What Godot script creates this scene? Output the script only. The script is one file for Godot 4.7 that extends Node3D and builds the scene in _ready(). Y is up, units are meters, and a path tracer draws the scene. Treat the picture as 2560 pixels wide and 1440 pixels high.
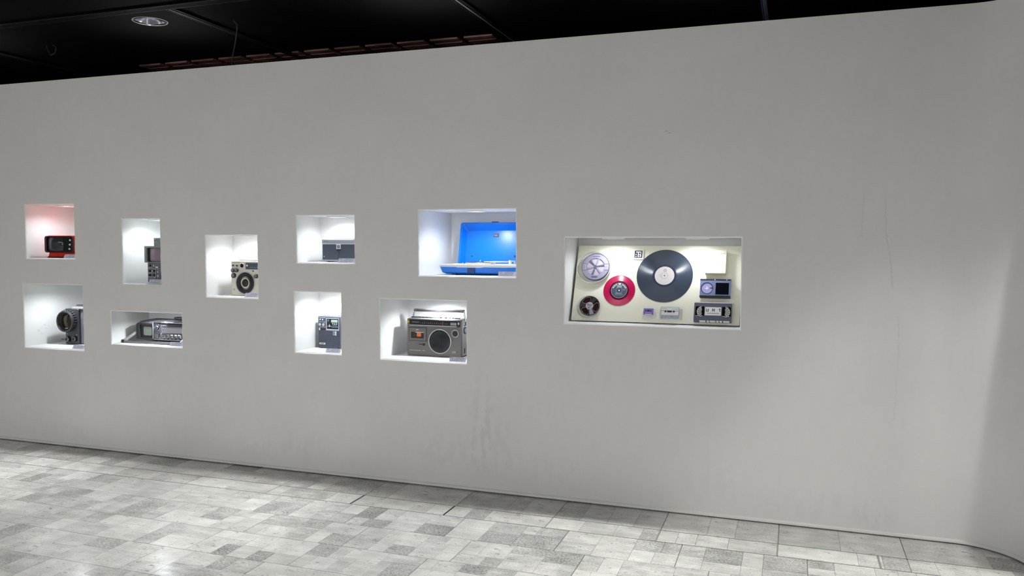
extends Node3D

var M := {}
var rng := RandomNumberGenerator.new()
var taken := {}
# niche: left, right, bottom, top of the opening, depth
const NICHES := {
	"television": [-4.955, -4.524, 1.273, 1.636, 0.42],
	"camera": [-4.993, -4.469, 0.661, 1.097, 0.50],
	"monitor": [-4.119, -3.8145, 1.1165, 1.534, 0.36],
	"combo": [-4.228, -3.6585, 0.7155, 0.9335, 0.33],
	"cream_radio": [-3.461, -3.080, 1.0445, 1.4285, 0.26],
	"slate_radio": [-2.797, -2.410, 1.264, 1.5435, 0.255],
	"grey_radio": [-2.820, -2.5025, 0.726, 1.0915, 0.265],
	"player": [-1.9955, -1.4195, 1.199, 1.5685, 0.46],
	"recorder": [-2.2445, -1.7085, 0.713, 1.062, 0.36],
	"media": [-1.142, -0.2435, 0.9605, 1.4145, 0.285],
}
const LIP := 0.006
const FLOOR_UP := 0.004
const TOP := 2.458
const CEIL := 2.785
const ARC_X := 0.72
const ARC_R := 0.28

func _ready():
	rng.seed = 7
	setup_view()
	make_materials()
	build_floor()
	build_wall()
	build_ceiling()
	build_hall()
	build_downlights()
	build_niche_lamps()
	build_television()
	build_broadcast_camera()
	build_field_monitor()
	build_combo()
	build_cream_radio()
	build_slate_radio()
	build_grey_radio()
	build_record_player()
	build_recorder()
	build_media_panel()
	build_cards()

func setup_view():
	var cam := Camera3D.new()
	cam.name = "camera"
	cam.position = Vector3(0, 1.39087, 4.15)
	cam.rotation = Vector3(-0.0566010, 0.3339061, 0.0018517)
	cam.fov = 39.13
	cam.near = 0.05
	add_child(cam)
	cam.current = true
	var we := WorldEnvironment.new()
	we.name = "environment"
	var e := Environment.new()
	e.background_mode = Environment.BG_COLOR
	e.background_color = Color(0, 0, 0)
	e.ambient_light_source = Environment.AMBIENT_SOURCE_DISABLED
	e.tonemap_mode = Environment.TONE_MAPPER_LINEAR
	e.tonemap_exposure = 1.0
	e.sdfgi_enabled = true
	e.ssao_enabled = true
	e.ssil_enabled = true
	we.environment = e
	add_child(we)

# ---------------------------------------------------------------- materials
func mat(c: Color, rough := 0.6, metal := 0.0) -> StandardMaterial3D:
	var m := StandardMaterial3D.new()
	m.albedo_color = c
	m.roughness = rough
	m.metallic = metal
	return m

func clear(c: Color, a: float) -> StandardMaterial3D:
	var m := mat(c, 0.08)
	m.transparency = BaseMaterial3D.TRANSPARENCY_ALPHA
	m.albedo_color = Color(c.r, c.g, c.b, a)
	return m

func glow(c: Color, e: float) -> StandardMaterial3D:
	var m := mat(Color(0.9, 0.9, 0.9), 0.5)
	m.emission_enabled = true
	m.emission = c
	m.emission_energy_multiplier = e
	return m

func ramp(stops: Array) -> Gradient:
	var g := Gradient.new()
	var off := PackedFloat32Array()
	var col := PackedColorArray()
	for s in stops:
		off.append(s[0])
		col.append(s[1])
	g.offsets = off
	g.colors = col
	return g

func grain(sd: int, freq: float, oct: int, w: int, h: int) -> PackedByteArray:
	var n := FastNoiseLite.new()
	n.seed = sd
	n.frequency = freq
	n.fractal_octaves = oct
	n.fractal_gain = 0.55
	var im := n.get_seamless_image(w, h)
	if w != 512 or h != 512:
		im.resize(512, 512, Image.INTERPOLATE_CUBIC)
	im.convert(Image.FORMAT_L8)
	return im.get_data()

func stone(sd: int, tone: float, blotch: float, streak: float, speck: float, pit: float) -> StandardMaterial3D:
	# stone print: cloudy blotches, streaks along the wall, speckle and small dark pits
	var a := grain(sd, 0.008, 4, 512, 512)
	var b := grain(sd + 50, 0.02, 3, 128, 512)
	var c := grain(sd + 90, 0.10, 3, 512, 512)
	var e := grain(sd + 140, 0.035, 2, 256, 512)
	var data := PackedByteArray()
	data.resize(512 * 512 * 3)
	for k in 512 * 512:
		var v := tone + (a[k] / 255.0 - 0.5) * blotch + (b[k] / 255.0 - 0.5) * streak
		var sp := c[k] / 255.0 - 0.5
		v += clampf(sp * 3.0, -0.8, 0.6) * speck
		if e[k] < 62 and sp < 0.05:
			v -= pit * (62 - e[k]) / 30.0
		v = clampf(v, 0.12, 0.95)
		data[k * 3] = int(v * 255)
		data[k * 3 + 1] = int(v * 255)
		data[k * 3 + 2] = int(v * 0.978 * 255)
	var m := mat(Color(1, 1, 1), 0.19)
	m.albedo_texture = ImageTexture.create_from_image(Image.create_from_data(512, 512, false, Image.FORMAT_RGB8, data))
	m.uv1_triplanar = true
	m.uv1_world_triplanar = true
	m.uv1_scale = Vector3(1.5, 1.5, 1.5)
	m.uv1_offset = Vector3(sd * 0.37, 0, sd * 0.61)
	m.metallic_specular = 0.5
	return m

func make_materials():
	M.liner = mat(Color(0.93, 0.93, 0.925), 0.75)
	M.wall = wall_material()
	M.flake = mat(Color(0.885, 0.88, 0.87), 0.8)
	M.trim = mat(Color(0.86, 0.855, 0.84), 0.45)
	M.black_ceiling = mat(Color(0.035, 0.035, 0.04), 0.85)
	M.black_ceiling.metallic_specular = 0.1
	M.rail = mat(Color(0.025, 0.025, 0.028), 0.9)
	M.rail.metallic_specular = 0.15
	M.rail_edge = mat(Color(0.12, 0.12, 0.125), 0.6, 0.3)
	M.rail_steel = mat(Color(0.62, 0.68, 0.78), 0.4, 0.35)
	M.rail_line = mat(Color(0.66, 0.66, 0.67), 0.4, 0.35)
	M.hall = mat(Color(0.55, 0.55, 0.54), 0.85)
	M.dark_wall = mat(Color(0.03, 0.03, 0.03), 0.9)
	M.joint = mat(Color(0.52, 0.52, 0.51), 0.5)
	M.joint_metal = mat(Color(0.55, 0.55, 0.56), 0.28, 0.9)
	M.joint_dark = mat(Color(0.10, 0.10, 0.13), 0.5)
	M.chrome = mat(Color(0.82, 0.82, 0.84), 0.08, 1.0)
	M.chrome_dull = mat(Color(0.72, 0.72, 0.74), 0.28, 1.0)
	M.steel = mat(Color(0.60, 0.61, 0.63), 0.3, 0.9)
	M.black = mat(Color(0.055, 0.055, 0.06), 0.4)
	M.black_gloss = mat(Color(0.03, 0.03, 0.035), 0.08)
	M.charcoal = mat(Color(0.21, 0.21, 0.23), 0.45)
	M.cone = mat(Color(0.10, 0.105, 0.12), 0.6)
	M.white = mat(Color(0.9, 0.9, 0.89), 0.4)
	M.cream = mat(Color(0.86, 0.83, 0.76), 0.45)
	M.red = mat(Color(0.86, 0.13, 0.05), 0.22)
	M.dark_red = mat(Color(0.18, 0.05, 0.07), 0.35)
	M.lavender_card = card_material()
	M.wire = mat(Color(0.12, 0.12, 0.12), 0.6)
	M.slate = mat(Color(0.27, 0.30, 0.36), 0.5)
	M.slate_light = mat(Color(0.66, 0.67, 0.73), 0.45)
	M.silver = mat(Color(0.74, 0.74, 0.76), 0.32, 0.6)
	M.gunmetal = mat(Color(0.40, 0.39, 0.38), 0.40, 0.3)
	M.grey_green = mat(Color(0.50, 0.54, 0.53), 0.45)
	M.grey_body = mat(Color(0.42, 0.43, 0.47), 0.45)
	M.crt_pale = mat(Color(0.60, 0.66, 0.61), 0.1)
	M.crt_pink = mat(Color(0.55, 0.48, 0.53), 0.1)  # pinkish grey, lightened to carry the niche wall's reflection in its colour
	M.crt_black = mat(Color(0.22, 0.23, 0.24), 0.06)  # dark tube, its grey reflection put into the base colour
	M.lens = mat(Color(0.17, 0.15, 0.09), 0.1)
	M.orange = mat(Color(0.92, 0.42, 0.07), 0.5)
	M.yellow = mat(Color(0.85, 0.72, 0.08), 0.4)
	M.blue = mat(Color(0.02, 0.46, 0.88), 0.3)
	M.blue_dark = mat(Color(0.05, 0.19, 0.45), 0.35)
	M.panel = mat(Color(0.90, 0.89, 0.82), 0.7)
	M.lp = mat(Color(0.20, 0.24, 0.31), 0.29)  # black vinyl; its slate sheen from reflected light is put into the colour
	M.lp_red = mat(Color(0.72, 0.07, 0.31), 0.26)
	M.label_pale = mat(Color(0.83, 0.80, 0.80), 0.6)
	M.label_grey = mat(Color(0.24, 0.30, 0.36), 0.55)
	M.reel_grey = mat(Color(0.60, 0.59, 0.67), 0.25)
	M.reel_dark = mat(Color(0.40, 0.40, 0.50), 0.3)
	M.reel_pale = mat(Color(0.72, 0.69, 0.74), 0.2)
	M.tape_brown = mat(Color(0.20, 0.11, 0.10), 0.25)
	M.clear = clear(Color(0.93, 0.95, 0.95), 0.16)
	M.clear_rim = clear(Color(0.95, 0.96, 0.95), 0.35)
	M.vhs = mat(Color(0.35, 0.37, 0.43), 0.45)
	M.beta = mat(Color(0.48, 0.52, 0.66), 0.35)
	M.beta_dark = mat(Color(0.16, 0.16, 0.20), 0.4)
	M.beta_ring = mat(Color(0.20, 0.20, 0.38), 0.4)
	M.beta_hub = mat(Color(0.66, 0.64, 0.86), 0.3)
	M.window_dark = mat(Color(0.06, 0.07, 0.09), 0.12)
	M.ivory = mat(Color(0.78, 0.77, 0.70), 0.4)
	M.mark_dark = mat(Color(0.14, 0.16, 0.20), 0.5)
	M.mark_grey = mat(Color(0.45, 0.45, 0.48), 0.5)
	M.purple_top = mat(Color(0.50, 0.50, 0.78), 0.4)
	M.purple_low = mat(Color(0.60, 0.36, 0.72), 0.4)
	M.brown = brown_material()
	M.stones = [
		stone(1, 0.81, 0.10, 0.07, 0.03, 0.14),
		stone(2, 0.78, 0.12, 0.08, 0.04, 0.16),
		stone(3, 0.76, 0.08, 0.10, 0.02, 0.08),
		stone(4, 0.745, 0.12, 0.12, 0.05, 0.12),
		stone(5, 0.67, 0.14, 0.08, 0.10, 0.10),
		stone(6, 0.61, 0.16, 0.06, 0.13, 0.08),
		stone(7, 0.71, 0.14, 0.14, 0.06, 0.10),
	]
	M.red_vinyl_ring = mat(Color(0.30, 0.02, 0.11), 0.3)

func wall_material() -> StandardMaterial3D:
	var w := 2048
	var h := 720
	var im := Image.create(w, h, false, Image.FORMAT_RGB8)
	var a := FastNoiseLite.new()
	a.seed = 11
	a.frequency = 0.006
	a.fractal_octaves = 3
	var b := FastNoiseLite.new()
	b.seed = 12
	b.frequency = 0.05
	b.fractal_octaves = 4
	var x_a := -7.0
	var x_b := 3.4
	var soft := 0.28
	# scuffs and stains seen in the photograph: x, y, half width, half height, strength
	var stains := [
		[-1.62, 0.42, 0.10, 0.30, 0.10], [-1.55, 0.28, 0.16, 0.22, 0.09], [-1.80, 0.20, 0.25, 0.14, 0.07], [-2.75, 0.16, 0.22, 0.12, 0.06],
		[-3.1, 0.12, 0.3, 0.08, 0.05], [-1.2, 0.15, 0.3, 0.12, 0.05], [-0.35, 0.2, 0.2, 0.15, 0.04], [0.1, 0.12, 0.25, 0.09, 0.06], [0.38, 0.09, 0.12, 0.08, 0.10],
		[-1.95, 0.62, 0.035, 0.035, 0.06], [-4.35, 0.62, 0.06, 0.05, 0.05], [-2.1, 2.36, 0.08, 0.05, 0.04], [-3.9, 0.55, 0.05, 0.05, 0.04], [-4.6, 0.1, 0.3, 0.07, 0.05],
	]
	for j in h:
		var y := (1.0 - (j + 0.5) / h) * TOP
		for i in w:
			var x := x_a + (i + 0.5) / w * (x_b - x_a)
			var v := 0.87 + a.get_noise_2d(i, j * 0.8) * 0.014 + b.get_noise_2d(i * 1.4, j * 0.35) * 0.007
			for s in stains:
				var dx: float = (x - s[0]) / s[2]
				if absf(dx) > 1.0:
					continue
				var dy: float = (y - s[1]) / s[3]
				var d := dx * dx + dy * dy
				if d < 1.0:
					var k := clampf(b.get_noise_2d(i * 1.9 + 500, j * 0.55) * 2.2 + 0.35, 0.0, 1.0)
					v -= s[4] * soft * k * (1.0 - d)
			im.set_pixel(i, j, Color(v, v * 0.991, v * 0.982))
	# hairline cracks
	for cr in [[[0.40, 1.60], [0.405, 1.45], [0.43, 1.30], [0.44, 1.18]], [[0.47, 1.05], [0.475, 0.85], [0.46, 0.55]], [[0.31, 1.62], [0.30, 1.42]]]:
		for k in cr.size() - 1:
			for t in 260:
				var f := t / 260.0
				var x: float = lerpf(cr[k][0], cr[k + 1][0], f) + b.get_noise_1d(t * 3.0 + k * 90) * 0.008
				var y: float = lerpf(cr[k][1], cr[k + 1][1], f) + b.get_noise_1d(t * 3.0 + k * 90 + 700) * 0.006
				var px := int((x - x_a) / (x_b - x_a) * w)
				var py := int((1.0 - y / TOP) * h)
				if px >= 0 and px < w and py >= 0 and py < h:
					var c := im.get_pixel(px, py)
					im.set_pixel(px, py, Color(c.r - 0.006, c.g - 0.006, c.b - 0.006))
	# two small nicks high on the wall
	for nk in [[-0.62, 1.952], [-0.605, 1.942]]:
		var px := int((nk[0] - x_a) / (x_b - x_a) * w)
		var py := int((1.0 - nk[1] / TOP) * h)
		for q in 2:
			im.set_pixel(px + q, py, Color(0.68, 0.67, 0.67))
	var m := mat(Color(1, 1, 1), 0.8)
	m.albedo_texture = ImageTexture.create_from_image(im)
	m.metallic_specular = 0.3
	return m

func brown_material() -> StandardMaterial3D:
	var n := FastNoiseLite.new()
	n.seed = 31
	n.frequency = 0.02
	n.fractal_octaves = 4
	var t := NoiseTexture2D.new()
	t.width = 256
	t.height = 256
	t.seamless = true
	t.noise = n
	t.color_ramp = ramp([[0.0, Color(0.16, 0.10, 0.09)], [0.45, Color(0.34, 0.21, 0.19)], [0.6, Color(0.44, 0.31, 0.28)], [1.0, Color(0.55, 0.42, 0.38)]])
	var m := mat(Color(1, 1, 1), 0.55)
	m.albedo_texture = t
	m.uv1_triplanar = true
	m.uv1_world_triplanar = true
	m.uv1_scale = Vector3(0.8, 8, 8)
	return m

func card_material() -> StandardMaterial3D:
	var im := Image.create(128, 48, false, Image.FORMAT_RGB8)
	im.fill(Color(0.84, 0.84, 0.90))
	var r := RandomNumberGenerator.new()
	r.seed = 5
	for row in 3:
		var x := 8
		while x < 112:
			var w := r.randi_range(3, 14)
			if r.randf() < 0.85:
				im.fill_rect(Rect2i(x, 7 + row * 13, mini(w, 118 - x), 5), Color(0.47, 0.49, 0.60))
			x += w + r.randi_range(2, 5)
	var m := mat(Color(1, 1, 1), 0.5)
	m.albedo_texture = ImageTexture.create_from_image(im)
	return m

# ---------------------------------------------------------------- mesh tools
func new_st() -> SurfaceTool:
	var st := SurfaceTool.new()
	st.begin(Mesh.PRIMITIVE_TRIANGLES)
	return st

func tri(st: SurfaceTool, a: Vector3, b: Vector3, c: Vector3, n: Vector3, ns := [], uvs := []):
	var o := [0, 1, 2]
	if (b - a).cross(c - a).dot(n) > 0.0:
		o = [0, 2, 1]
	var vs := [a, b, c]
	for k in o:
		st.set_normal(ns[k] if ns.size() else n)
		if uvs.size():
			st.set_uv(uvs[k])
		st.add_vertex(vs[k])

func quad(st: SurfaceTool, a: Vector3, b: Vector3, c: Vector3, d: Vector3, n: Vector3, uvs := []):
	if uvs.size():
		tri(st, a, b, c, n, [], [uvs[0], uvs[1], uvs[2]])
		tri(st, a, c, d, n, [], [uvs[0], uvs[2], uvs[3]])
	else:
		tri(st, a, b, c, n)
		tri(st, a, c, d, n)

func add_box(st: SurfaceTool, lo: Vector3, hi: Vector3):
	var v := func(i: int) -> Vector3: return Vector3(hi.x if i & 1 else lo.x, hi.y if i & 2 else lo.y, hi.z if i & 4 else lo.z)
	quad(st, v.call(0), v.call(1), v.call(3), v.call(2), Vector3(0, 0, -1))
	quad(st, v.call(4), v.call(5), v.call(7), v.call(6), Vector3(0, 0, 1))
	quad(st, v.call(0), v.call(2), v.call(6), v.call(4), Vector3(-1, 0, 0))
	quad(st, v.call(1), v.call(3), v.call(7), v.call(5), Vector3(1, 0, 0))
	quad(st, v.call(0), v.call(1), v.call(5), v.call(4), Vector3(0, -1, 0))
	quad(st, v.call(2), v.call(3), v.call(7), v.call(6), Vector3(0, 1, 0))

func box_mesh(lo: Vector3, hi: Vector3) -> ArrayMesh:
	var st := new_st()
	add_box(st, lo, hi)
	return st.commit()

func rrect(x0: float, y0: float, x1: float, y1: float, r: float, n := 5) -> PackedVector2Array:
	var out := PackedVector2Array()
	if r <= 0.0:
		return PackedVector2Array([Vector2(x0, y0), Vector2(x1, y0), Vector2(x1, y1), Vector2(x0, y1)])
	var cs := [Vector2(x1 - r, y0 + r), Vector2(x1 - r, y1 - r), Vector2(x0 + r, y1 - r), Vector2(x0 + r, y0 + r)]
	for q in 4:
		for k in n + 1:
			var a := -PI / 2 + q * PI / 2 + k * (PI / 2) / n
			out.append(cs[q] + Vector2(cos(a), sin(a)) * r)
	return out

func circle(cx: float, cy: float, r: float, n := 32, a0 := 0.0, a1 := TAU) -> PackedVector2Array:
	var out := PackedVector2Array()
	var full := is_equal_approx(a1 - a0, TAU)
	for k in (n if full else n + 1):
		var a := a0 + (a1 - a0) * k / n
		out.append(Vector2(cx, cy) + Vector2(cos(a), sin(a)) * r)
	return out

func inset(o: PackedVector2Array, d: float) -> PackedVector2Array:
	var out := PackedVector2Array()
	var n := o.size()
	for i in n:
		var e0 := (o[i] - o[(i + n - 1) % n]).normalized()
		var e1 := (o[(i + 1) % n] - o[i]).normalized()
		var m := (Vector2(-e0.y, e0.x) + Vector2(-e1.y, e1.x)).normalized()
		var c := maxf(m.dot(Vector2(-e0.y, e0.x)), 0.4)
		out.append(o[i] + m * d / c)
	return out

func v3(p: Vector2, z: float) -> Vector3:
	return Vector3(p.x, p.y, z)

func cap(st: SurfaceTool, o: PackedVector2Array, z: float, nz: float):
	var idx := Geometry2D.triangulate_polygon(o)
	for k in range(0, idx.size(), 3):
		tri(st, v3(o[idx[k]], z), v3(o[idx[k + 1]], z), v3(o[idx[k + 2]], z), Vector3(0, 0, nz))

func strip(st: SurfaceTool, o0: PackedVector2Array, z0: float, o1: PackedVector2Array, z1: float, inward := false):
	# joins two outlines of one vertex count; smooth round corners
	var n := o0.size()
	for i in n:
		var j := (i + 1) % n
		var a := v3(o0[i], z0)
		var b := v3(o0[j], z0)
		var c := v3(o1[j], z1)
		var d := v3(o1[i], z1)
		var e := o0[j] - o0[i]
		var out2 := Vector3(e.y, -e.x, 0).normalized() * (-1.0 if inward else 1.0)
		var nn := (b - a).cross(c - a)
		if nn.length() < 1e-12:
			nn = (c - a).cross(d - a)
		nn = nn.normalized()
		var lean := out2 if absf(nn.dot(out2)) > 0.02 else Vector3(0, 0, 1)
		if nn.dot(lean) < 0.0:
			nn = -nn
		quad(st, a, b, c, d, nn)

# a slab with the given outline; its front at z1, its back at z0, front edge chamfered
func prism(o: PackedVector2Array, z0: float, z1: float, bev := 0.0) -> ArrayMesh:
	var st := new_st()
	add_prism(st, o, z0, z1, bev)
	return st.commit()

func add_prism(st: SurfaceTool, o: PackedVector2Array, z0: float, z1: float, bev := 0.0):
	cap(st, o, z0, -1)
	if bev > 0.0:
		var i := inset(o, bev)
		strip(st, o, z0, o, z1 - bev)
		strip(st, o, z1 - bev, i, z1)
		cap(st, i, z1, 1)
	else:
		strip(st, o, z0, o, z1)
		cap(st, o, z1, 1)

# a frame between two outlines of one vertex count
func frame(o: PackedVector2Array, i: PackedVector2Array, z0: float, z1: float) -> ArrayMesh:
	var st := new_st()
	add_frame(st, o, i, z0, z1)
	return st.commit()

func add_frame(st: SurfaceTool, o: PackedVector2Array, i: PackedVector2Array, z0: float, z1: float):
	var n := o.size()
	strip(st, o, z0, o, z1)
	strip(st, i, z0, i, z1, true)
	for k in n:
		var j := (k + 1) % n
		quad(st, v3(o[k], z1), v3(o[j], z1), v3(i[j], z1), v3(i[k], z1), Vector3(0, 0, 1))
		quad(st, v3(o[k], z0), v3(o[j], z0), v3(i[j], z0), v3(i[k], z0), Vector3(0, 0, -1))

# profile of (radius, z) points turned about the z axis
func lathe(prof: Array, seg := 32) -> ArrayMesh:
	var st := new_st()
	for k in prof.size() - 1:
		var p: Vector2 = prof[k]
		var q: Vector2 = prof[k + 1]
		var t := (q - p).normalized()
		var nr := t.y
		var nz := -t.x
		for s in seg:
			var a := TAU * s / seg
			var b := TAU * (s + 1) / seg
			var ca := Vector3(cos(a), sin(a), 0)
			var cb := Vector3(cos(b), sin(b), 0)
			var na := ca * nr + Vector3(0, 0, nz)
			var nb := cb * nr + Vector3(0, 0, nz)
			var A := ca * p.x + Vector3(0, 0, p.y)
			var B := cb * p.x + Vector3(0, 0, p.y)
			var C := cb * q.x + Vector3(0, 0, q.y)
			var D := ca * q.x + Vector3(0, 0, q.y)
			if p.x > 1e-6:
				tri(st, A, B, C, (na + nb).normalized(), [na, nb, nb])
			if q.x > 1e-6:
				tri(st, A, C, D, (na + nb).normalized(), [na, nb, na])
	return st.commit()

# a round knob or button: its base on z = 0, front at z = h
func knob(r: float, h: float, seg := 24) -> ArrayMesh:
	var b := minf(r, h) * 0.22
	return lathe([Vector2(0, 0), Vector2(r, 0), Vector2(r, h - b), Vector2(r - b, h), Vector2(0, h)], seg)

# a picture tube's face: a rounded rectangle that swells towards the viewer
func bulge(x0: float, y0: float, x1: float, y1: float, r: float, z: float, h: float) -> ArrayMesh:
	var st := new_st()
	var rings := []
	for k in 7:
		var f := 1.0 - k / 6.0
		var o := rrect(x0, y0, x1, y1, r, 4)
		var row := []
		for q in o:
			var c := Vector2((x0 + x1) / 2, (y0 + y1) / 2)
			var d := (q - c) * f
			row.append(Vector3(c.x + d.x, c.y + d.y, z + h * (1.0 - f * f)))
		rings.append(row)
	var nrm := func(k: int, i: int) -> Vector3:
		var p: Vector3 = rings[k][i]
		var c := Vector3((x0 + x1) / 2, (y0 + y1) / 2, 0)
		var hx := (x1 - x0) / 2
		var hy := (y1 - y0) / 2
		return Vector3(2 * h * (p.x - c.x) / (hx * hx), 2 * h * (p.y - c.y) / (hy * hy), 1).normalized()
	var n: int = rings[0].size()
	for k in 6:
		for i in n:
			var j := (i + 1) % n
			var na: Vector3 = nrm.call(k, i)
			var nb: Vector3 = nrm.call(k, j)
			var nc: Vector3 = nrm.call(k + 1, j)
			var nd: Vector3 = nrm.call(k + 1, i)
			tri(st, rings[k][i], rings[k][j], rings[k + 1][j], Vector3(0, 0, 1), [na, nb, nc])
			if k < 5:
				tri(st, rings[k][i], rings[k + 1][j], rings[k + 1][i], Vector3(0, 0, 1), [na, nc, nd])
	return st.commit()

func ring(r0: float, r1: float, z0: float, z1: float, seg := 40) -> ArrayMesh:
	var b := (r1 - r0) * 0.25
	return lathe([Vector2(r0, z1 - b), Vector2(r0, z0), Vector2(r1, z0), Vector2(r1, z1 - b), Vector2(r1 - b, z1), Vector2(r0 + b, z1), Vector2(r0, z1 - b)], seg)

func tube(pts: Array, r: float, seg := 8) -> ArrayMesh:
	var st := new_st()
	var rings := []
	var u := Vector3.ZERO
	for i in pts.size():
		var t: Vector3 = (pts[mini(i + 1, pts.size() - 1)] - pts[maxi(i - 1, 0)]).normalized()
		if u == Vector3.ZERO:
			u = t.cross(Vector3(0, 1, 0) if absf(t.y) < 0.9 else Vector3(1, 0, 0)).normalized()
		u = (u - t * u.dot(t)).normalized()
		var w := t.cross(u)
		var row := []
		for s in seg:
			var a := TAU * s / seg
			row.append(u * cos(a) + w * sin(a))
		rings.append(row)
	for i in pts.size() - 1:
		for s in seg:
			var s2 := (s + 1) % seg
			var na: Vector3 = rings[i][s]
			var nb: Vector3 = rings[i][s2]
			var nc: Vector3 = rings[i + 1][s2]
			var nd: Vector3 = rings[i + 1][s]
			tri(st, pts[i] + na * r, pts[i] + nb * r, pts[i + 1] + nc * r, na + nb, [na, nb, nc])
			tri(st, pts[i] + na * r, pts[i + 1] + nc * r, pts[i + 1] + nd * r, na + nb, [na, nc, nd])
	for e in [0, pts.size() - 1]:
		var t: Vector3 = (pts[1] - pts[0]) * -1.0 if e == 0 else pts[e] - pts[e - 1]
		for s in seg - 2:
			tri(st, pts[e] + rings[e][0] * r, pts[e] + rings[e][s + 1] * r, pts[e] + rings[e][s + 2] * r, t.normalized())
	return st.commit()

# ---------------------------------------------------------------- scene tools
func numbered(called: String) -> String:
	if not taken.has(called):
		taken[called] = 0
		return called
	taken[called] += 1
	return "%s_%03d" % [called, taken[called]]

func thing(called: String, label: String, category: String, at: Vector3, group := "") -> Node3D:
	var o := Node3D.new()
	o.name = numbered(called)
	add_child(o)
	o.position = at
	o.set_meta("label", label)
	o.set_meta("category", category)
	if group != "":
		o.set_meta("group", group)
	return o

func part(parent: Node, called: String, mesh: Mesh, m: Material, at := Vector3.ZERO, rot := Vector3.ZERO) -> MeshInstance3D:
	var o := MeshInstance3D.new()
	o.name = called
	o.mesh = mesh
	o.material_override = m
	o.position = at
	o.rotation = rot
	parent.add_child(o, true)
	return o

func structure(called: String) -> Node3D:
	var o := Node3D.new()
	o.name = called
	add_child(o)
	o.set_meta("kind", "structure")
	return o

func rr(parent: Node, called: String, m: Material, x0: float, y0: float, x1: float, y1: float, z0: float, z1: float, r := 0.002, bev := 0.0) -> MeshInstance3D:
	# a rounded slab, measured in millimetres from the thing's lower left front corner
	var k := 0.001
	return part(parent, called, prism(rrect(x0 * k, y0 * k, x1 * k, y1 * k, r), z0 * k, z1 * k, bev), m)

func kn(parent: Node, called: String, m: Material, x: float, y: float, z: float, r: float, h: float) -> MeshInstance3D:
	return part(parent, called, knob(r * 0.001, h * 0.001), m, Vector3(x, y, z) * 0.001)

func text(parent: Node, called: String, words: String, size: float, m: Material, at: Vector3, depth := 0.0006) -> MeshInstance3D:
	var t := TextMesh.new()
	var f := SystemFont.new()
	f.font_names = PackedStringArray(["Droid Sans"])
	f.font_weight = 700
	t.font = f
	t.text = words
	t.font_size = 32
	t.pixel_size = size / 32.0
	t.depth = depth
	t.curve_step = 4.0
	return part(parent, called, t, m, at)

func dashes(parent: Node, called: String, m: Material, x0: float, x1: float, y: float, h: float, z: float, sd: int):
	# a line of lettering too small to read
	var r := RandomNumberGenerator.new()
	r.seed = sd
	var st := new_st()
	var x := x0
	while x < x1:
		var w := r.randf_range(1.6, 4.0)
		add_box(st, Vector3(x, y, z - 0.4) * 0.001, Vector3(minf(x + w, x1), y + h, z + 0.3) * 0.001)
		x += w + r.randf_range(0.8, 1.8)
	part(parent, called, st.commit(), m)

func base_of(n: String) -> float:
	return NICHES[n][2] + FLOOR_UP

# ---------------------------------------------------------------- floor
func split(r: Rect2, depth: int, out: Array):
	var w := r.size.x
	var h := r.size.y
	if depth == 0 or (w < 0.17 and h < 0.17) or (depth < 2 and rng.randf() < 0.25):
		out.append(r)
		return
	var f := [0.33, 0.5, 0.5, 0.62, 0.4][rng.randi() % 5] as float
	if w > h * 0.9 and w > 0.14 or h < 0.13:
		if w < 0.13:
			out.append(r)
			return
		split(Rect2(r.position, Vector2(w * f, h)), depth - 1, out)
		split(Rect2(r.position + Vector2(w * f, 0), Vector2(w * (1 - f), h)), depth - 1, out)
	else:
		split(Rect2(r.position, Vector2(w, h * f)), depth - 1, out)
		split(Rect2(r.position + Vector2(0, h * f), Vector2(w, h * (1 - f))), depth - 1, out)

func seen(x: float, z: float) -> bool:
	# whether the frame (with a margin) holds this point of the floor
	var v := Vector3(x, 0, z) - Vector3(0, 1.39087, 4.15)
	var b := Basis.from_euler(Vector3(-0.0566010, 0.3339061, 0.0018517))
	var c := b.inverse() * v
	if c.z > -0.2:
		return false
	var px := c.x / -c.z * 2025.9
	var py := -c.y / -c.z * 2025.9
	return absf(px) < 1300 and absf(py) < 735

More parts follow.
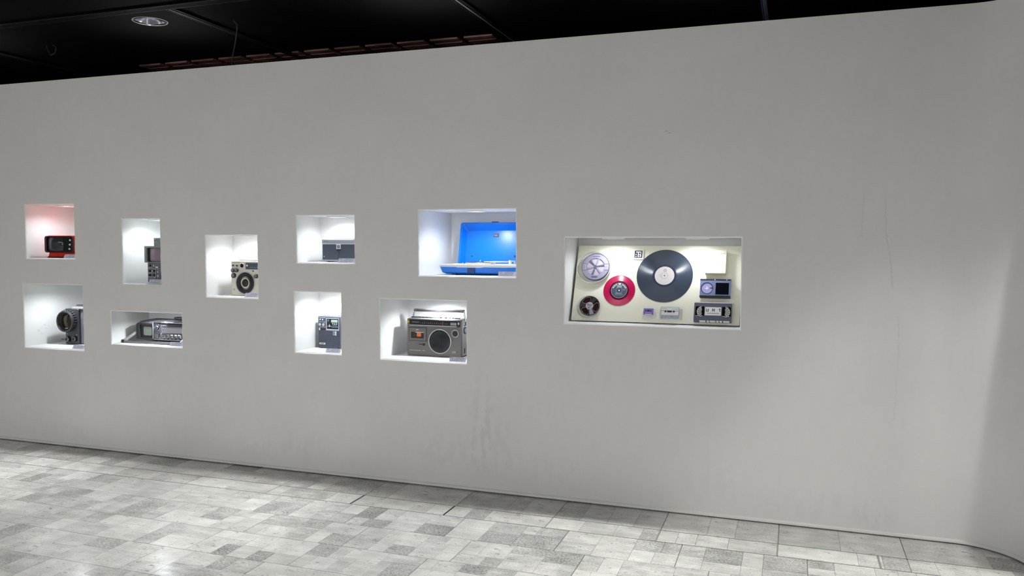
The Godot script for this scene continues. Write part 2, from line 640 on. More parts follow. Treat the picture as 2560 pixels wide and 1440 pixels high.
func build_floor():
	var fl := structure("floor")
	part(fl, "screed", box_mesh(Vector3(-11, -0.2, -4), Vector3(7, -0.0035, 11.5)), M.joint)
	# rows of tiles: the cut course by the wall, the narrow border course, then full courses
	var rows := [[-0.02, 0.2735], [0.2765, 0.4285]]
	var z := 0.4315
	while z < 3.6:
		rows.append([z, z + 0.268])
		z += 0.27
	var shared := {}
	var near := []
	var far := []
	for k in rows.size():
		var shift := [0.0, 0.0, 0.23, 0.5, 0.31, 0.1, 0.42][k % 7] as float
		var x := -7.0 * 0.54 - 0.04 - 0.54 * 6 + shift * (0.54 if k > 1 else 0.0)
		while x < 1.3:
			var pcs := []
			split(Rect2(x + 0.0012, rows[k][0], 0.54 - 0.0024, rows[k][1] - rows[k][0]), 4 if k > 1 else 2, pcs)
			for q in pcs:
				var c: Vector2 = q.position + q.size / 2
				if c.x > 1.25 or (c.x > 0.9 and c.y > 1.6):
					continue
				if near.size() < 298 and (seen(c.x, c.y) or seen(q.position.x, q.position.y) or seen(q.end.x, q.position.y)):
					near.append(q)
				else:
					far.append(q)
			x += 0.54
	var pick := [0, 1, 0, 2, 3, 0, 1, 6, 3, 4, 0, 1, 2, 6, 5, 0, 3, 1, 2, 4, 0, 2]
	for q in near:
		var s := Vector2(snappedf(q.size.x, 0.0005), snappedf(q.size.y, 0.0005))
		if not shared.has(s):
			shared[s] = tile_mesh(s)
		var t := part(fl, "floor_tile", shared[s], M.stones[pick[rng.randi() % pick.size()]], Vector3(q.position.x + q.size.x / 2, 0, q.position.y + q.size.y / 2))
		t.position.y = -rng.randf() * 0.0002
	var sts := []
	for k in 7:
		sts.append(new_st())
	for q in far:
		var st: SurfaceTool = sts[pick[rng.randi() % pick.size()]]
		var c: Vector2 = q.position + q.size / 2
		st.append_from(tile_mesh(q.size), 0, Transform3D(Basis(), Vector3(c.x, -0.0001, c.y)))
	for k in 7:
		var o := part(fl, "further_tiles", sts[k].commit(), M.stones[k])
		o.set_meta("kind", "stuff")
	# the rest of the hall
	for r in [[-11, 3.64, 7, 11.5], [1.3, -4, 7, 3.64], [-11, -4, -7.05, 3.64], [-7.05, -4, 1.3, -0.62]]:
		part(fl, "hall_paving", box_mesh(Vector3(r[0], -0.003, r[1]), Vector3(r[2], 0, r[3])), M.stones[2])
	# metal strips in the two long joints of the border course, dark filler in its cross joints
	for zz in [0.275, 0.430]:
		part(fl, "joint_strip", box_mesh(Vector3(-7.0, -0.003, zz - 0.0017), Vector3(0.93 if zz < 0.3 else 1.0, 0.0006, zz + 0.0017)), M.joint_metal)
	for j in [[-2.20, 0.0045, 1], [-1.66, 0.0045, 1], [-1.12, 0.0025, 0], [-0.58, 0.004, 0], [-0.041, 0.0035, 0], [0.381, 0.0045, 0], [-2.74, 0.002, 0], [-3.28, 0.0022, 0]]:
		part(fl, "joint_filler", box_mesh(Vector3(j[0] - j[1], -0.003, 0.277), Vector3(j[0] + j[1], 0.0005, 0.428)), M.joint_dark if j[2] else M.joint)

func tile_mesh(s: Vector2) -> ArrayMesh:
	var st := new_st()
	var g := 0.0004
	var b := 0.0006
	var hx := s.x / 2 - g
	var hz := s.y / 2 - g
	var lo := [Vector3(-hx, -0.002, -hz), Vector3(hx, -0.002, -hz), Vector3(hx, -0.002, hz), Vector3(-hx, -0.002, hz)]
	var hi := [Vector3(-hx + b, 0, -hz + b), Vector3(hx - b, 0, -hz + b), Vector3(hx - b, 0, hz - b), Vector3(-hx + b, 0, hz - b)]
	quad(st, hi[0], hi[1], hi[2], hi[3], Vector3(0, 1, 0))
	for k in 4:
		var j := (k + 1) % 4
		var m: Vector3 = (lo[k] + lo[j]) / 2
		quad(st, lo[k], lo[j], hi[j], hi[k], (Vector3(m.x, 0, m.z).normalized() + Vector3(0, 0.6, 0)).normalized())
	return st.commit()

# ---------------------------------------------------------------- wall with its niches
func wuv(x: float, y: float) -> Vector2:
	return Vector2((x + 7.0) / 10.4, 1.0 - y / TOP)

func build_wall():
	var wall := structure("wall_back")
	var st := new_st()
	var xs := [-7.0, ARC_X]
	var ys := [0.02, TOP]
	for n in NICHES.values():
		xs.append_array([n[0] - LIP, n[1] + LIP])
		ys.append_array([n[2] - LIP, n[3] + LIP])
	xs.sort()
	ys.sort()
	var F := Vector3(0, 0, 1)
	for i in xs.size() - 1:
		for j in ys.size() - 1:
			var cx: float = (xs[i] + xs[i + 1]) / 2
			var cy: float = (ys[j] + ys[j + 1]) / 2
			if xs[i + 1] - xs[i] < 1e-6 or ys[j + 1] - ys[j] < 1e-6:
				continue
			var hole := false
			for n in NICHES.values():
				if cx > n[0] - LIP and cx < n[1] + LIP and cy > n[2] - LIP and cy < n[3] + LIP:
					hole = true
			if not hole:
				quad(st, Vector3(xs[i], ys[j], 0), Vector3(xs[i + 1], ys[j], 0), Vector3(xs[i + 1], ys[j + 1], 0), Vector3(xs[i], ys[j + 1], 0), F,
					[wuv(xs[i], ys[j]), wuv(xs[i + 1], ys[j]), wuv(xs[i + 1], ys[j + 1]), wuv(xs[i], ys[j + 1])])
	# the rounded inner corner where the wall turns towards the hall
	var seg := 28
	for k in seg:
		var a := PI / 2 * k / seg
		var b := PI / 2 * (k + 1) / seg
		var pa := Vector3(ARC_X + ARC_R * sin(a), 0, ARC_R * (1 - cos(a)))
		var pb := Vector3(ARC_X + ARC_R * sin(b), 0, ARC_R * (1 - cos(b)))
		var na := Vector3(-sin(a), 0, cos(a))
		var nb := Vector3(-sin(b), 0, cos(b))
		var y0 := Vector3(0, 0.02, 0)
		var y1 := Vector3(0, TOP, 0)
		var ua := ARC_X + ARC_R * a
		var ub := ARC_X + ARC_R * b
		tri(st, pa + y0, pb + y0, pb + y1, na + nb, [na, nb, nb], [wuv(ua, 0.02), wuv(ub, 0.02), wuv(ub, TOP)])
		tri(st, pa + y0, pb + y1, pa + y1, na + nb, [na, nb, na], [wuv(ua, 0.02), wuv(ub, TOP), wuv(ua, TOP)])
		# its top
		quad(st, pa + y1, pb + y1, Vector3(pb.x, TOP, -0.6), Vector3(pa.x, TOP, -0.6), Vector3(0, 1, 0), [wuv(ua, TOP), wuv(ub, TOP), wuv(ub, 2.3), wuv(ua, 2.3)])
	quad(st, Vector3(-7, TOP, 0), Vector3(ARC_X, TOP, 0), Vector3(ARC_X, TOP, -0.6), Vector3(-7, TOP, -0.6), Vector3(0, 1, 0), [wuv(-7, TOP), wuv(ARC_X, TOP), wuv(ARC_X, 2.3), wuv(-7, 2.3)])
	quad(st, Vector3(-7, 0, -0.6), Vector3(1.5, 0, -0.6), Vector3(1.5, TOP, -0.6), Vector3(-7, TOP, -0.6), Vector3(0, 0, -1), [wuv(-7, 0), wuv(1.5, 0), wuv(1.5, TOP), wuv(-7, TOP)])
	quad(st, Vector3(-7, 0.02, 0), Vector3(-7, 0.02, -0.6), Vector3(-7, TOP, -0.6), Vector3(-7, TOP, 0), Vector3(-1, 0, 0), [wuv(-7, 0), wuv(-6.4, 0), wuv(-6.4, TOP), wuv(-7, TOP)])
	part(wall, "plaster_face", st.commit(), M.wall)
	for n in NICHES.keys():
		part(wall, "niche_lining", niche_mesh(NICHES[n], hash(n)), M.liner)
	# flaked paint on the side of the camera's niche: height, depth, size
	for f in [[0.766, -0.111, 13], [0.784, -0.137, 4], [0.774, -0.175, 6], [0.800, -0.163, 11], [0.792, -0.192, 7], [0.741, -0.132, 8]]:
		var o := PackedVector2Array()
		for q in 9:
			var a := TAU * q / 9
			o.append(Vector2(cos(a) * 1.5, sin(a)) * f[2] * 0.001 * rng.randf_range(0.5, 1.0))
		part(wall, "paint_flake", prism(o, -0.001, 0.0006), M.flake, Vector3(-4.993, f[0], f[1]), Vector3(0, PI / 2, 0))
	# unseen return towards the hall, its length set to shade the corner
	var ret := structure("unseen_wall_right")
	var s2 := new_st()
	var e := 6.0
	quad(s2, Vector3(1, 0.02, ARC_R), Vector3(1, 0.02, e), Vector3(1, TOP, e), Vector3(1, TOP, ARC_R), Vector3(-1, 0, 0), [wuv(1.16, 0.02), wuv(6.9, 0.02), wuv(6.9, TOP), wuv(1.16, TOP)])
	quad(s2, Vector3(1, 0.02, e), Vector3(1.5, 0.02, e), Vector3(1.5, TOP, e), Vector3(1, TOP, e), Vector3(0, 0, 1), [wuv(1.2, 0.02), wuv(1.7, 0.02), wuv(1.7, TOP), wuv(1.2, TOP)])
	quad(s2, Vector3(1.5, 0.02, -0.6), Vector3(1.5, 0.02, e), Vector3(1.5, TOP, e), Vector3(1.5, TOP, -0.6), Vector3(1, 0, 0), [wuv(0, 0.02), wuv(3, 0.02), wuv(3, TOP), wuv(0, TOP)])
	quad(s2, Vector3(1, TOP, -0.6), Vector3(1.5, TOP, -0.6), Vector3(1.5, TOP, e), Vector3(1, TOP, e), Vector3(0, 1, 0), [wuv(1, 2.3), wuv(1.5, 2.3), wuv(1.5, TOP), wuv(1, TOP)])
	part(ret, "plaster_face", s2.commit(), M.wall)
	# thin skirting strip along the foot of the wall, round the corner too
	var base := structure("baseboard_back")
	var line := [Vector2(-7, 0), Vector2(ARC_X, 0)]
	var nrm := [Vector2(0, 1), Vector2(0, 1)]
	for k in range(1, 19):
		var a := PI / 2 * k / 18
		line.append(Vector2(ARC_X + ARC_R * sin(a), ARC_R * (1 - cos(a))))
		nrm.append(Vector2(-sin(a), cos(a)))
	line.append(Vector2(1, 6.0))
	nrm.append(Vector2(-1, 0))
	# (distance out of the wall, height)
	var prof := [Vector2(-0.02, 0.005), Vector2(0.007, 0.005), Vector2(0.009, 0.008), Vector2(0.008, 0.015), Vector2(0.004, 0.021), Vector2(-0.002, 0.022)]
	var sb := new_st()
	for i in line.size() - 1:
		for k in prof.size() - 1:
			var q := []
			for w in [[i, k], [i + 1, k], [i + 1, k + 1], [i, k + 1]]:
				var g: Vector2 = line[w[0]] + nrm[w[0]] * prof[w[1]].x
				q.append(Vector3(g.x, prof[w[1]].y, g.y))
			var pd: Vector2 = prof[k + 1] - prof[k]
			var mid: Vector2 = (nrm[i] + nrm[i + 1]).normalized()
			var nv := Vector3(mid.x * pd.y, -pd.x, mid.y * pd.y).normalized()
			quad(sb, q[0], q[1], q[2], q[3], nv)
	part(base, "skirting_strip", sb.commit(), M.trim)
	# dark foot behind the skirting, the shade of its gap put into the colour
	var foot := structure("trim_1")
	part(foot, "recessed_foot", box_mesh(Vector3(-7, 0, -0.05), Vector3(0.75, 0.02, -0.02)), M.black)

func niche_mesh(n: Array, sd: int) -> ArrayMesh:
	var st := new_st()
	var x0: float = n[0]
	var x1: float = n[1]
	var y0: float = n[2]
	var y1: float = n[3]
	var d: float = -n[4]
	var yf := y0 + FLOOR_UP
	var zi := -0.012
	# walls, floor, ceiling and back
	quad(st, Vector3(x0, yf, zi), Vector3(x0, yf, d), Vector3(x0, y1, d), Vector3(x0, y1, zi), Vector3(1, 0, 0))
	quad(st, Vector3(x1, yf, zi), Vector3(x1, yf, d), Vector3(x1, y1, d), Vector3(x1, y1, zi), Vector3(-1, 0, 0))
	quad(st, Vector3(x0, yf, zi), Vector3(x1, yf, zi), Vector3(x1, yf, d), Vector3(x0, yf, d), Vector3(0, 1, 0))
	quad(st, Vector3(x0, y1, zi), Vector3(x1, y1, zi), Vector3(x1, y1, d), Vector3(x0, y1, d), Vector3(0, -1, 0))
	quad(st, Vector3(x0, yf, d), Vector3(x1, yf, d), Vector3(x1, y1, d), Vector3(x0, y1, d), Vector3(0, 0, 1))
	# hand-plastered rounded edge, a little uneven
	var r := RandomNumberGenerator.new()
	r.seed = sd
	var per := 14
	var corners := [Vector2(x0, y0), Vector2(x1, y0), Vector2(x1, y1), Vector2(x0, y1)]
	var outw := [Vector2(-1, -1), Vector2(1, -1), Vector2(1, 1), Vector2(-1, 1)]
	var loops := []
	for lv in 5:
		loops.append([])
	for c in 4:
		var e := (c + 1) % 4
		for k in per:
			var f := float(k) / per
			var inner: Vector2 = corners[c].lerp(corners[e], f)
			var outer: Vector2 = (corners[c] + outw[c] * LIP).lerp(corners[e] + outw[e] * LIP, f)
			var deep: Vector2 = Vector2(corners[c].x, maxf(corners[c].y, yf)).lerp(Vector2(corners[e].x, maxf(corners[e].y, yf)), f)
			var wob: float = 0.0 if k == 0 else r.randf_range(-0.0016, 0.0016)
			var dir := (outer - inner).normalized()
			loops[0].append(v3(outer, 0.0))
			loops[1].append(v3(outer.lerp(inner, 0.35) + dir * wob * 0.7, -0.0006))
			loops[2].append(v3(outer.lerp(inner, 0.72) + dir * wob, -0.0022))
			loops[3].append(v3(inner + dir * wob * 0.6, -0.0065))
			loops[4].append(v3(deep, zi))
	for lv in 4:
		var m: int = loops[lv].size()
		for k in m:
			var j := (k + 1) % m
			var mid := Vector3((x0 + x1) / 2, (y0 + y1) / 2, 0.3)
			var a: Vector3 = loops[lv][k]
			var b: Vector3 = loops[lv][j]
			var c: Vector3 = loops[lv + 1][j]
			var e: Vector3 = loops[lv + 1][k]
			var nn := (b - a).cross(c - a).normalized()
			if nn.dot(mid - a) < 0:
				nn = -nn
			quad(st, a, b, c, e, nn)
	return st.commit()

# ---------------------------------------------------------------- ceiling
const LAMPS := [[-5.56, -0.030], [-3.884, -0.034], [-2.02, -0.048], [-0.45, -0.054], [1.036, 1.0], [-5.56, 3.4], [-3.884, 3.4], [-2.1, 3.4], [-0.45, 3.4]]  # corner lamp and hall row unseen, placed to light the corner and floor

func build_ceiling():
	var c := structure("ceiling")
	# black boards with square openings round the downlights
	var xs := [-11.0, 7.0]
	var zs := [-4.0, 11.5]
	var h := 0.16
	for l in LAMPS:
		xs.append_array([l[0] - h, l[0] + h])
		zs.append_array([l[1] - h, l[1] + h])
	xs.sort()
	zs.sort()
	var st := new_st()
	for i in xs.size() - 1:
		for j in zs.size() - 1:
			if xs[i + 1] - xs[i] < 1e-6 or zs[j + 1] - zs[j] < 1e-6:
				continue
			var cx: float = (xs[i] + xs[i + 1]) / 2
			var cz: float = (zs[j] + zs[j + 1]) / 2
			var hole := false
			for l in LAMPS:
				if absf(cx - l[0]) < h and absf(cz - l[1]) < h:
					hole = true
			if not hole:
				add_box(st, Vector3(xs[i], CEIL, zs[j]), Vector3(xs[i + 1], CEIL + 0.02, zs[j + 1]))
	for l in LAMPS:
		var sq := rrect(l[0] - h, l[1] - h, l[0] + h, l[1] + h, 0.001, 7)
		var ci := PackedVector2Array()
		for v in sq:
			var d: Vector2 = (v - Vector2(l[0], l[1])).normalized() * 0.104
			ci.append(Vector2(l[0], l[1]) + d)
		for k in sq.size():
			var j := (k + 1) % sq.size()
			quad(st, Vector3(sq[k].x, CEIL, sq[k].y), Vector3(sq[j].x, CEIL, sq[j].y), Vector3(ci[j].x, CEIL, ci[j].y), Vector3(ci[k].x, CEIL, ci[k].y), Vector3(0, -1, 0))
	part(c, "black_boards", st.commit(), M.black_ceiling)
	# slab above the boards
	part(c, "slab", box_mesh(Vector3(-11, 3.15, -4), Vector3(7, 3.3, 11.5)), M.dark_wall)
	# rails across the hall, square to the wall, and one along it
	for r in [[-0.185, 0.012, 1], [-1.846, 0.0035, 0], [-3.535, 0.003, 0], [-5.55, 0.003, 0]]:
		var x: float = r[0]
		var s := new_st()
		add_box(s, Vector3(x - 0.026, CEIL - 0.016, -3.9), Vector3(x + 0.026, CEIL, 0.19))
		var rail := part(c, "ceiling_rail", s.commit(), M.rail)
		part(rail, "steel_insert", box_mesh(Vector3(x - r[1], CEIL - 0.019, -3.9), Vector3(x + r[1], CEIL - 0.015, 0.19)), M.rail_steel if r[2] else M.rail_line if x > -2.0 else M.rail_edge)
		if r[2]:
			part(rail, "steel_insert", box_mesh(Vector3(x - 0.021, CEIL - 0.018, -3.9), Vector3(x - 0.017, CEIL - 0.015, 0.19)), M.rail_steel)
		part(rail, "rail_edge", box_mesh(Vector3(x - 0.0275, CEIL - 0.017, -3.9), Vector3(x - 0.026, CEIL - 0.012, 0.19)), M.rail_edge)
		part(rail, "rail_edge", box_mesh(Vector3(x + 0.026, CEIL - 0.017, -3.9), Vector3(x + 0.0275, CEIL - 0.012, 0.19)), M.rail_edge)
	var al := part(c, "ceiling_rail", box_mesh(Vector3(-10.9, CEIL - 0.016, 0.19), Vector3(0.9, CEIL, 0.25)), M.rail)
	part(al, "rail_edge", box_mesh(Vector3(-10.9, CEIL - 0.017, 0.25), Vector3(0.9, CEIL - 0.012, 0.2515)), M.rail_edge)
	part(al, "rail_edge", box_mesh(Vector3(-10.9, CEIL - 0.017, 0.1885), Vector3(0.9, CEIL - 0.012, 0.19)), M.rail_edge)
	# brown slatted panels in the ceiling behind the wall, with dark battens between
	var tr := structure("trim_2")
	var x := -1.94
	while x > -4.8:
		for k in 4:
			var z0 := -1.022 - k * 0.085
			part(tr, "brown_slat", box_mesh(Vector3(x - 0.205, CEIL - 0.012 - 0.003 * (k % 2), z0 - 0.078), Vector3(x, CEIL, z0)), M.brown)
		x -= 0.252
	# wires that hang from the ceiling behind the wall's edge
	var w := thing("hanging_cable", "thin dark cable hanging from the black ceiling near the round downlight", "cable", Vector3(-3.365, CEIL, -0.18))
	part(w, "cord", tube(bent([Vector3(0, 0, 0), Vector3(0.03, -0.03, 0), Vector3(0.022, -0.08, -0.004), Vector3(0.004, -0.15, -0.01), Vector3(-0.02, -0.22, -0.015), Vector3(-0.04, -0.31, -0.02), Vector3(-0.10, -0.322, -0.06)]), 0.004), M.wire)
	var w2 := thing("hanging_cable", "short loop of thin cable under the black ceiling above the wall with the red television", "cable", Vector3(-5.0, CEIL, -0.30))
	part(w2, "cord", tube(bent([Vector3(0, 0, 0), Vector3(0.03, -0.02, 0), Vector3(0.02, -0.06, 0), Vector3(-0.02, -0.075, 0), Vector3(-0.05, -0.03, 0), Vector3(-0.06, 0, 0)]), 0.003), M.wire)

func bent(p: Array) -> Array:
	var c := Curve3D.new()
	for i in p.size():
		var t: Vector3 = (p[mini(i + 1, p.size() - 1)] - p[maxi(i - 1, 0)]) / 6.0
		c.add_point(p[i], -t, t)
	var out := []
	for k in 33:
		out.append(c.sample_baked(c.get_baked_length() * k / 32.0))
	return out

func build_hall():
	# the rest of the hall, behind and beside the photographer
	for w in [["wall_front", Vector3(-11, 0, 11), Vector3(7, 3.2, 11.3), "hall"], ["wall_left", Vector3(-11, 0, -4), Vector3(-10.7, 3.2, 11.3), "hall"],
			["wall_far_right", Vector3(6.7, 0, -4), Vector3(7, 3.2, 11.3), "hall"], ["wall_behind", Vector3(-11, 0, -4), Vector3(7, 3.2, -3.7), "dark_wall"]]:
		var s := structure(w[0])
		part(s, "plaster", box_mesh(w[1], w[2]), M[w[3]])
	# three unseen frosted windows behind the camera, placed to light the display wall
	for k in 3:
		var x := -7.2 + k * 3.9
		var w := structure("window_%d" % (k + 1))
		part(w, "unseen_pane", box_mesh(Vector3(x - 1.8, 0.9, 10.96), Vector3(x + 1.8, 2.5, 10.985)), glow(Color(0.98, 0.99, 1), 2.0))
		part(w, "window_frame", frame(rrect(x - 1.88, 0.82, x + 1.88, 2.58, 0), rrect(x - 1.8, 0.9, x + 1.8, 2.5, 0), 10.93, 11.0), M.white)
		for q in [-0.6, 0.6]:
			part(w, "mullion", box_mesh(Vector3(x + q - 0.03, 0.9, 10.93), Vector3(x + q + 0.03, 2.5, 10.98)), M.white)
		var d := AreaLight3D.new()
		d.name = "unseen_window_light"
		d.area_size = Vector2(3.6, 1.6)
		d.light_energy = 2.4
		d.light_color = Color(0.985, 0.995, 1)
		d.area_range = 25.0
		d.shadow_enabled = true
		d.position = Vector3(x, 1.7, 10.9)
		w.add_child(d)
	for zz in [6.6, 8.6]:  # light panels out of view behind the camera, placed to light the wall
		for k in 4:
			var x := -8.6 + k * 3.0
			var t := thing("unseen_ceiling_panel", "unseen long white light panel in the hall ceiling, lighting the display wall", "ceiling light", Vector3(x, CEIL, zz), "unseen light panels over the hall")
			part(t, "housing", box_mesh(Vector3(-1.25, -0.03, -0.32), Vector3(1.25, 0, 0.32)), M.white)
			part(t, "diffuser", box_mesh(Vector3(-1.2, -0.036, -0.28), Vector3(1.2, -0.03, 0.28)), glow(Color(1, 0.99, 0.97), 3.0))
			var l := AreaLight3D.new()
			l.name = "unseen_panel_light"
			l.area_size = Vector2(2.4, 0.56)
			l.light_energy = 2.5
			l.light_color = Color(1, 1, 0.99)
			l.area_range = 20.0
			l.shadow_enabled = true
			l.position = Vector3(0, -0.05, 0)
			l.rotation = Vector3(-PI / 2, 0, 0)
			t.add_child(l)

func build_downlights():
	for l in LAMPS:
		var t := thing("ceiling_downlight", "round chrome downlight recessed in the black ceiling " + ("over the middle of the hall, out of view, lighting the floor" if l[1] > 3.0 else "out of view above the curved wall corner, lighting it" if l[0] > 1.0 else "above the display wall's edge"), "ceiling light", Vector3(l[0], CEIL, l[1]), "unseen downlights in the hall" if l[1] > 3.0 else "downlights along the display wall")
		var up := Vector3(PI / 2, 0, 0)
		# profiles run with z pointing down after the turn
		part(t, "trim_ring", ring(0.099, 0.107, -0.004, 0.003, 48), M.gunmetal, Vector3.ZERO, up)
		part(t, "reflector", lathe([Vector2(0.030, -0.175), Vector2(0.055, -0.16), Vector2(0.078, -0.12), Vector2(0.092, -0.06), Vector2(0.099, 0.0)], 40), M.chrome, Vector3.ZERO, up)
		part(t, "can", lathe([Vector2(0.0, -0.2), Vector2(0.105, -0.2), Vector2(0.105, 0.0)], 40), M.black, Vector3.ZERO, up)
		part(t, "bulb", lathe([Vector2(0.0, -0.13), Vector2(0.012, -0.133), Vector2(0.016, -0.15), Vector2(0.014, -0.18), Vector2(0.010, -0.195)], 20), glow(Color(0.95, 0.96, 1), 2.0), Vector3.ZERO, up)
		for k in 2:
			part(t, "cross_baffle", box_mesh(Vector3(-0.004, 0.05, -0.085), Vector3(0.004, 0.085, 0.085)), M.black, Vector3.ZERO, Vector3(0, k * PI / 2 + 0.4, 0))
		var s := SpotLight3D.new()
		s.name = "lamp_light"
		s.spot_angle = 42.0 if absf(l[1] - 1.0) < 0.1 else 52.0
		s.spot_range = 12.0
		s.spot_attenuation = 2.0
		s.spot_angle_attenuation = 1.0
		s.light_energy = 8.0 if absf(l[1] - 1.0) < 0.1 else 8.2
		s.light_size = 0.01
		s.light_color = Color(1, 1, 0.99)
		s.shadow_enabled = true
		s.position = Vector3(0, 0.125, 0)
		s.rotation = Vector3(-PI / 2, 0, 0)
		t.add_child(s)

func build_niche_lamps():
	var what := {"television": "red television", "camera": "grey broadcast camera", "monitor": "grey-green hooded monitor", "combo": "television radio with folding stand", "cream_radio": "cream radio",
		"slate_radio": "slate-blue radio", "grey_radio": "dark grey upright radio", "player": "blue record player", "recorder": "radio cassette recorder", "media": "records and tapes"}
	for n in NICHES.keys():
		var v: Array = NICHES[n]
		var xs := [(v[0] + v[1]) / 2]
		if n == "media":
			xs = [-0.908, -0.468]
		for x in xs:
			var lab: String = "round lamp in the ceiling of the niche with the " + what[n]
			if n == "media":
				lab = "round lamp over the clear-cased tape reels in the media niche" if x < -0.7 else "round lamp over the videotapes and white box in the media niche"
			var t := thing("niche_lamp", lab, "lamp", Vector3(x, v[3], LAMP_Z[n]))
			var dn := Vector3(PI / 2, 0, 0)
			part(t, "trim_ring", ring(0.046, 0.060, 0.0, 0.007, 40), M.white, Vector3.ZERO, dn)
			part(t, "diffuser", lathe([Vector2(0.047, 0.002), Vector2(0.040, 0.004), Vector2(0.0, 0.005)], 36), glow(Color(0.97, 0.98, 1), 6.0), Vector3.ZERO, dn)
			var s := SpotLight3D.new()
			s.name = "lamp_light"
			s.spot_angle = 80.0
			s.spot_range = 6.0
			s.spot_attenuation = 2.0
			s.spot_angle_attenuation = 0.65
			s.light_energy = NICHE_E.get(n, 0.16)
			s.light_size = 0.012
			s.light_color = Color(0.95, 0.975, 1)
			s.shadow_enabled = true
			s.position = Vector3(0, -0.008, 0)
			s.rotation = Vector3(-PI / 2, 0, 0)
			t.add_child(s)

const LAMP_Z := {"media": -0.11, "player": -0.15, "recorder": -0.20, "cream_radio": -0.13, "slate_radio": -0.13, "grey_radio": -0.13, "camera": -0.16, "combo": -0.11, "monitor": -0.15, "television": -0.14}
const NICHE_E := {"media": 0.090, "player": 0.243, "recorder": 0.297, "cream_radio": 0.135, "slate_radio": 0.117, "grey_radio": 0.135, "camera": 0.207, "combo": 0.234, "monitor": 0.144, "television": 0.126}

# ---------------------------------------------------------------- exhibits (millimetres from the lower left front corner)
func build_television():
	var t := thing("portable_television", "red portable television with a black front and three white knobs", "television", Vector3(-4.867, base_of("television"), -0.08))
	var k := 0.001
	# foot
	part(t, "foot", prism(PackedVector2Array([Vector2(0.0, 0.0), Vector2(0.225, 0.0), Vector2(0.235, 0.037), Vector2(0.012, 0.037)]), -0.15, -0.012, 0.004), M.red)
	rr(t, "foot_plate", M.dark_red, 2, 0, 223, 9, -145, -9, 0.002)
	rr(t, "shell", M.red, -5, 36, 252, 153, -185, -6, 0.020, 0.006)
	part(t, "bezel", frame(rrect(-0.008, 0.036, 0.2465, 0.1495, 0.018), rrect(0.010, 0.044, 0.240, 0.143, 0.012), -0.012, 0.004), M.dark_red)
	rr(t, "front_panel", M.black_gloss, 9, 43, 241, 144, -14, -5, 0.010)
	var sc := part(t, "screen", bulge(0.016, 0.046, 0.150, 0.140, 0.014, -0.0045, 0.009), M.crt_black)
	sc.set_meta("label", "dark glossy picture tube")
	for y in [121, 91, 62]:
		kn(t, "knob", M.white, 217 - (121 - y) * 0.12, y, -5, 6.5, 8)
	for y in [105, 76]:
		rr(t, "dial_mark", M.mark_grey, 223, y, 231, y + 1.6, -5, -4.4, 0)

func build_broadcast_camera():
	var t := thing("broadcast_camera", "grey broadcast camera with a large round hooded lens and a toothed top handle", "camera", Vector3(-4.845, base_of("camera"), -0.18))
	rr(t, "body", M.grey_body, -8, 0, 232, 251, -290, -42, 0.010, 0.004)
	rr(t, "front_plate", M.charcoal, -8, 2, 116, 251, -60, -24, 0.008, 0.003)
	for y in [88, 172]:
		rr(t, "body_seam", M.black, 232, y, 233, y + 2.5, -285, -60, 0)
		rr(t, "front_seam", M.black, 118, y, 231, y + 2.5, -43, -41, 0)
	rr(t, "side_panel", M.grey_body, 124, 10, 226, 242, -45, -38, 0.004, 0.002)
	var c := Vector3(0.0225, 0.163, 0)
	part(t, "lens_barrel", lathe([Vector2(0.060, -0.06), Vector2(0.064, -0.03), Vector2(0.070, -0.022), Vector2(0.0745, -0.002), Vector2(0.0745, 0.010), Vector2(0.071, 0.012), Vector2(0.066, 0.010), Vector2(0.060, -0.012), Vector2(0.058, -0.014)], 56), M.charcoal, c)
	var g := part(t, "lens", lathe([Vector2(0.0, -0.006), Vector2(0.02, -0.0075), Vector2(0.04, -0.011), Vector2(0.059, -0.017)], 48), M.lens, c)
	g.set_meta("label", "dark olive lens glass")
	text(g, "lettering", "SONY", 0.011, M.white, Vector3(0, -0.049, -0.008))
	# cooling ribs round the upper right of the barrel
	for i in 11:
		var a := deg_to_rad(118 - i * 13.0)
		var st := new_st()
		add_box(st, Vector3(0.068, -0.0035, -0.056), Vector3(0.083, 0.0035, -0.006))
		part(t, "rib", st.commit(), M.steel, c, Vector3(0, 0, a))
	# lower front: sockets and a lever
	kn(t, "socket", M.black, 19, 37, -24, 21, 14)
	kn(t, "socket", M.black, 80, 41, -24, 19, 12)
	part(t, "socket_ring", ring(0.013, 0.017, 0, 0.004), M.steel, Vector3(0.019, 0.037, -0.010))
	part(t, "socket_ring", ring(0.012, 0.016, 0, 0.004), M.steel, Vector3(0.080, 0.041, -0.012))
	part(t, "lever", tube([Vector3(-0.005, 0.034, -0.02), Vector3(-0.034, 0.034, -0.012)], 0.004), M.charcoal)
	kn(t, "screw", M.steel, 12, 74, -24, 5, 4)
	kn(t, "screw", M.steel, 98, 70, -24, 5, 4)
	# handle with teeth
	var h := rr(t, "handle", M.silver, 50, 250, 226, 264, -110, -30, 0.003, 0.002)
	rr(t, "handle_rail", M.steel, 62, 264, 226, 272, -90, -50, 0.002, 0.001)
	for i in 14:
		rr(h, "tooth", M.charcoal, 66 + i * 11.4, 271, 73 + i * 11.4, 279, -85, -55, 0.001)

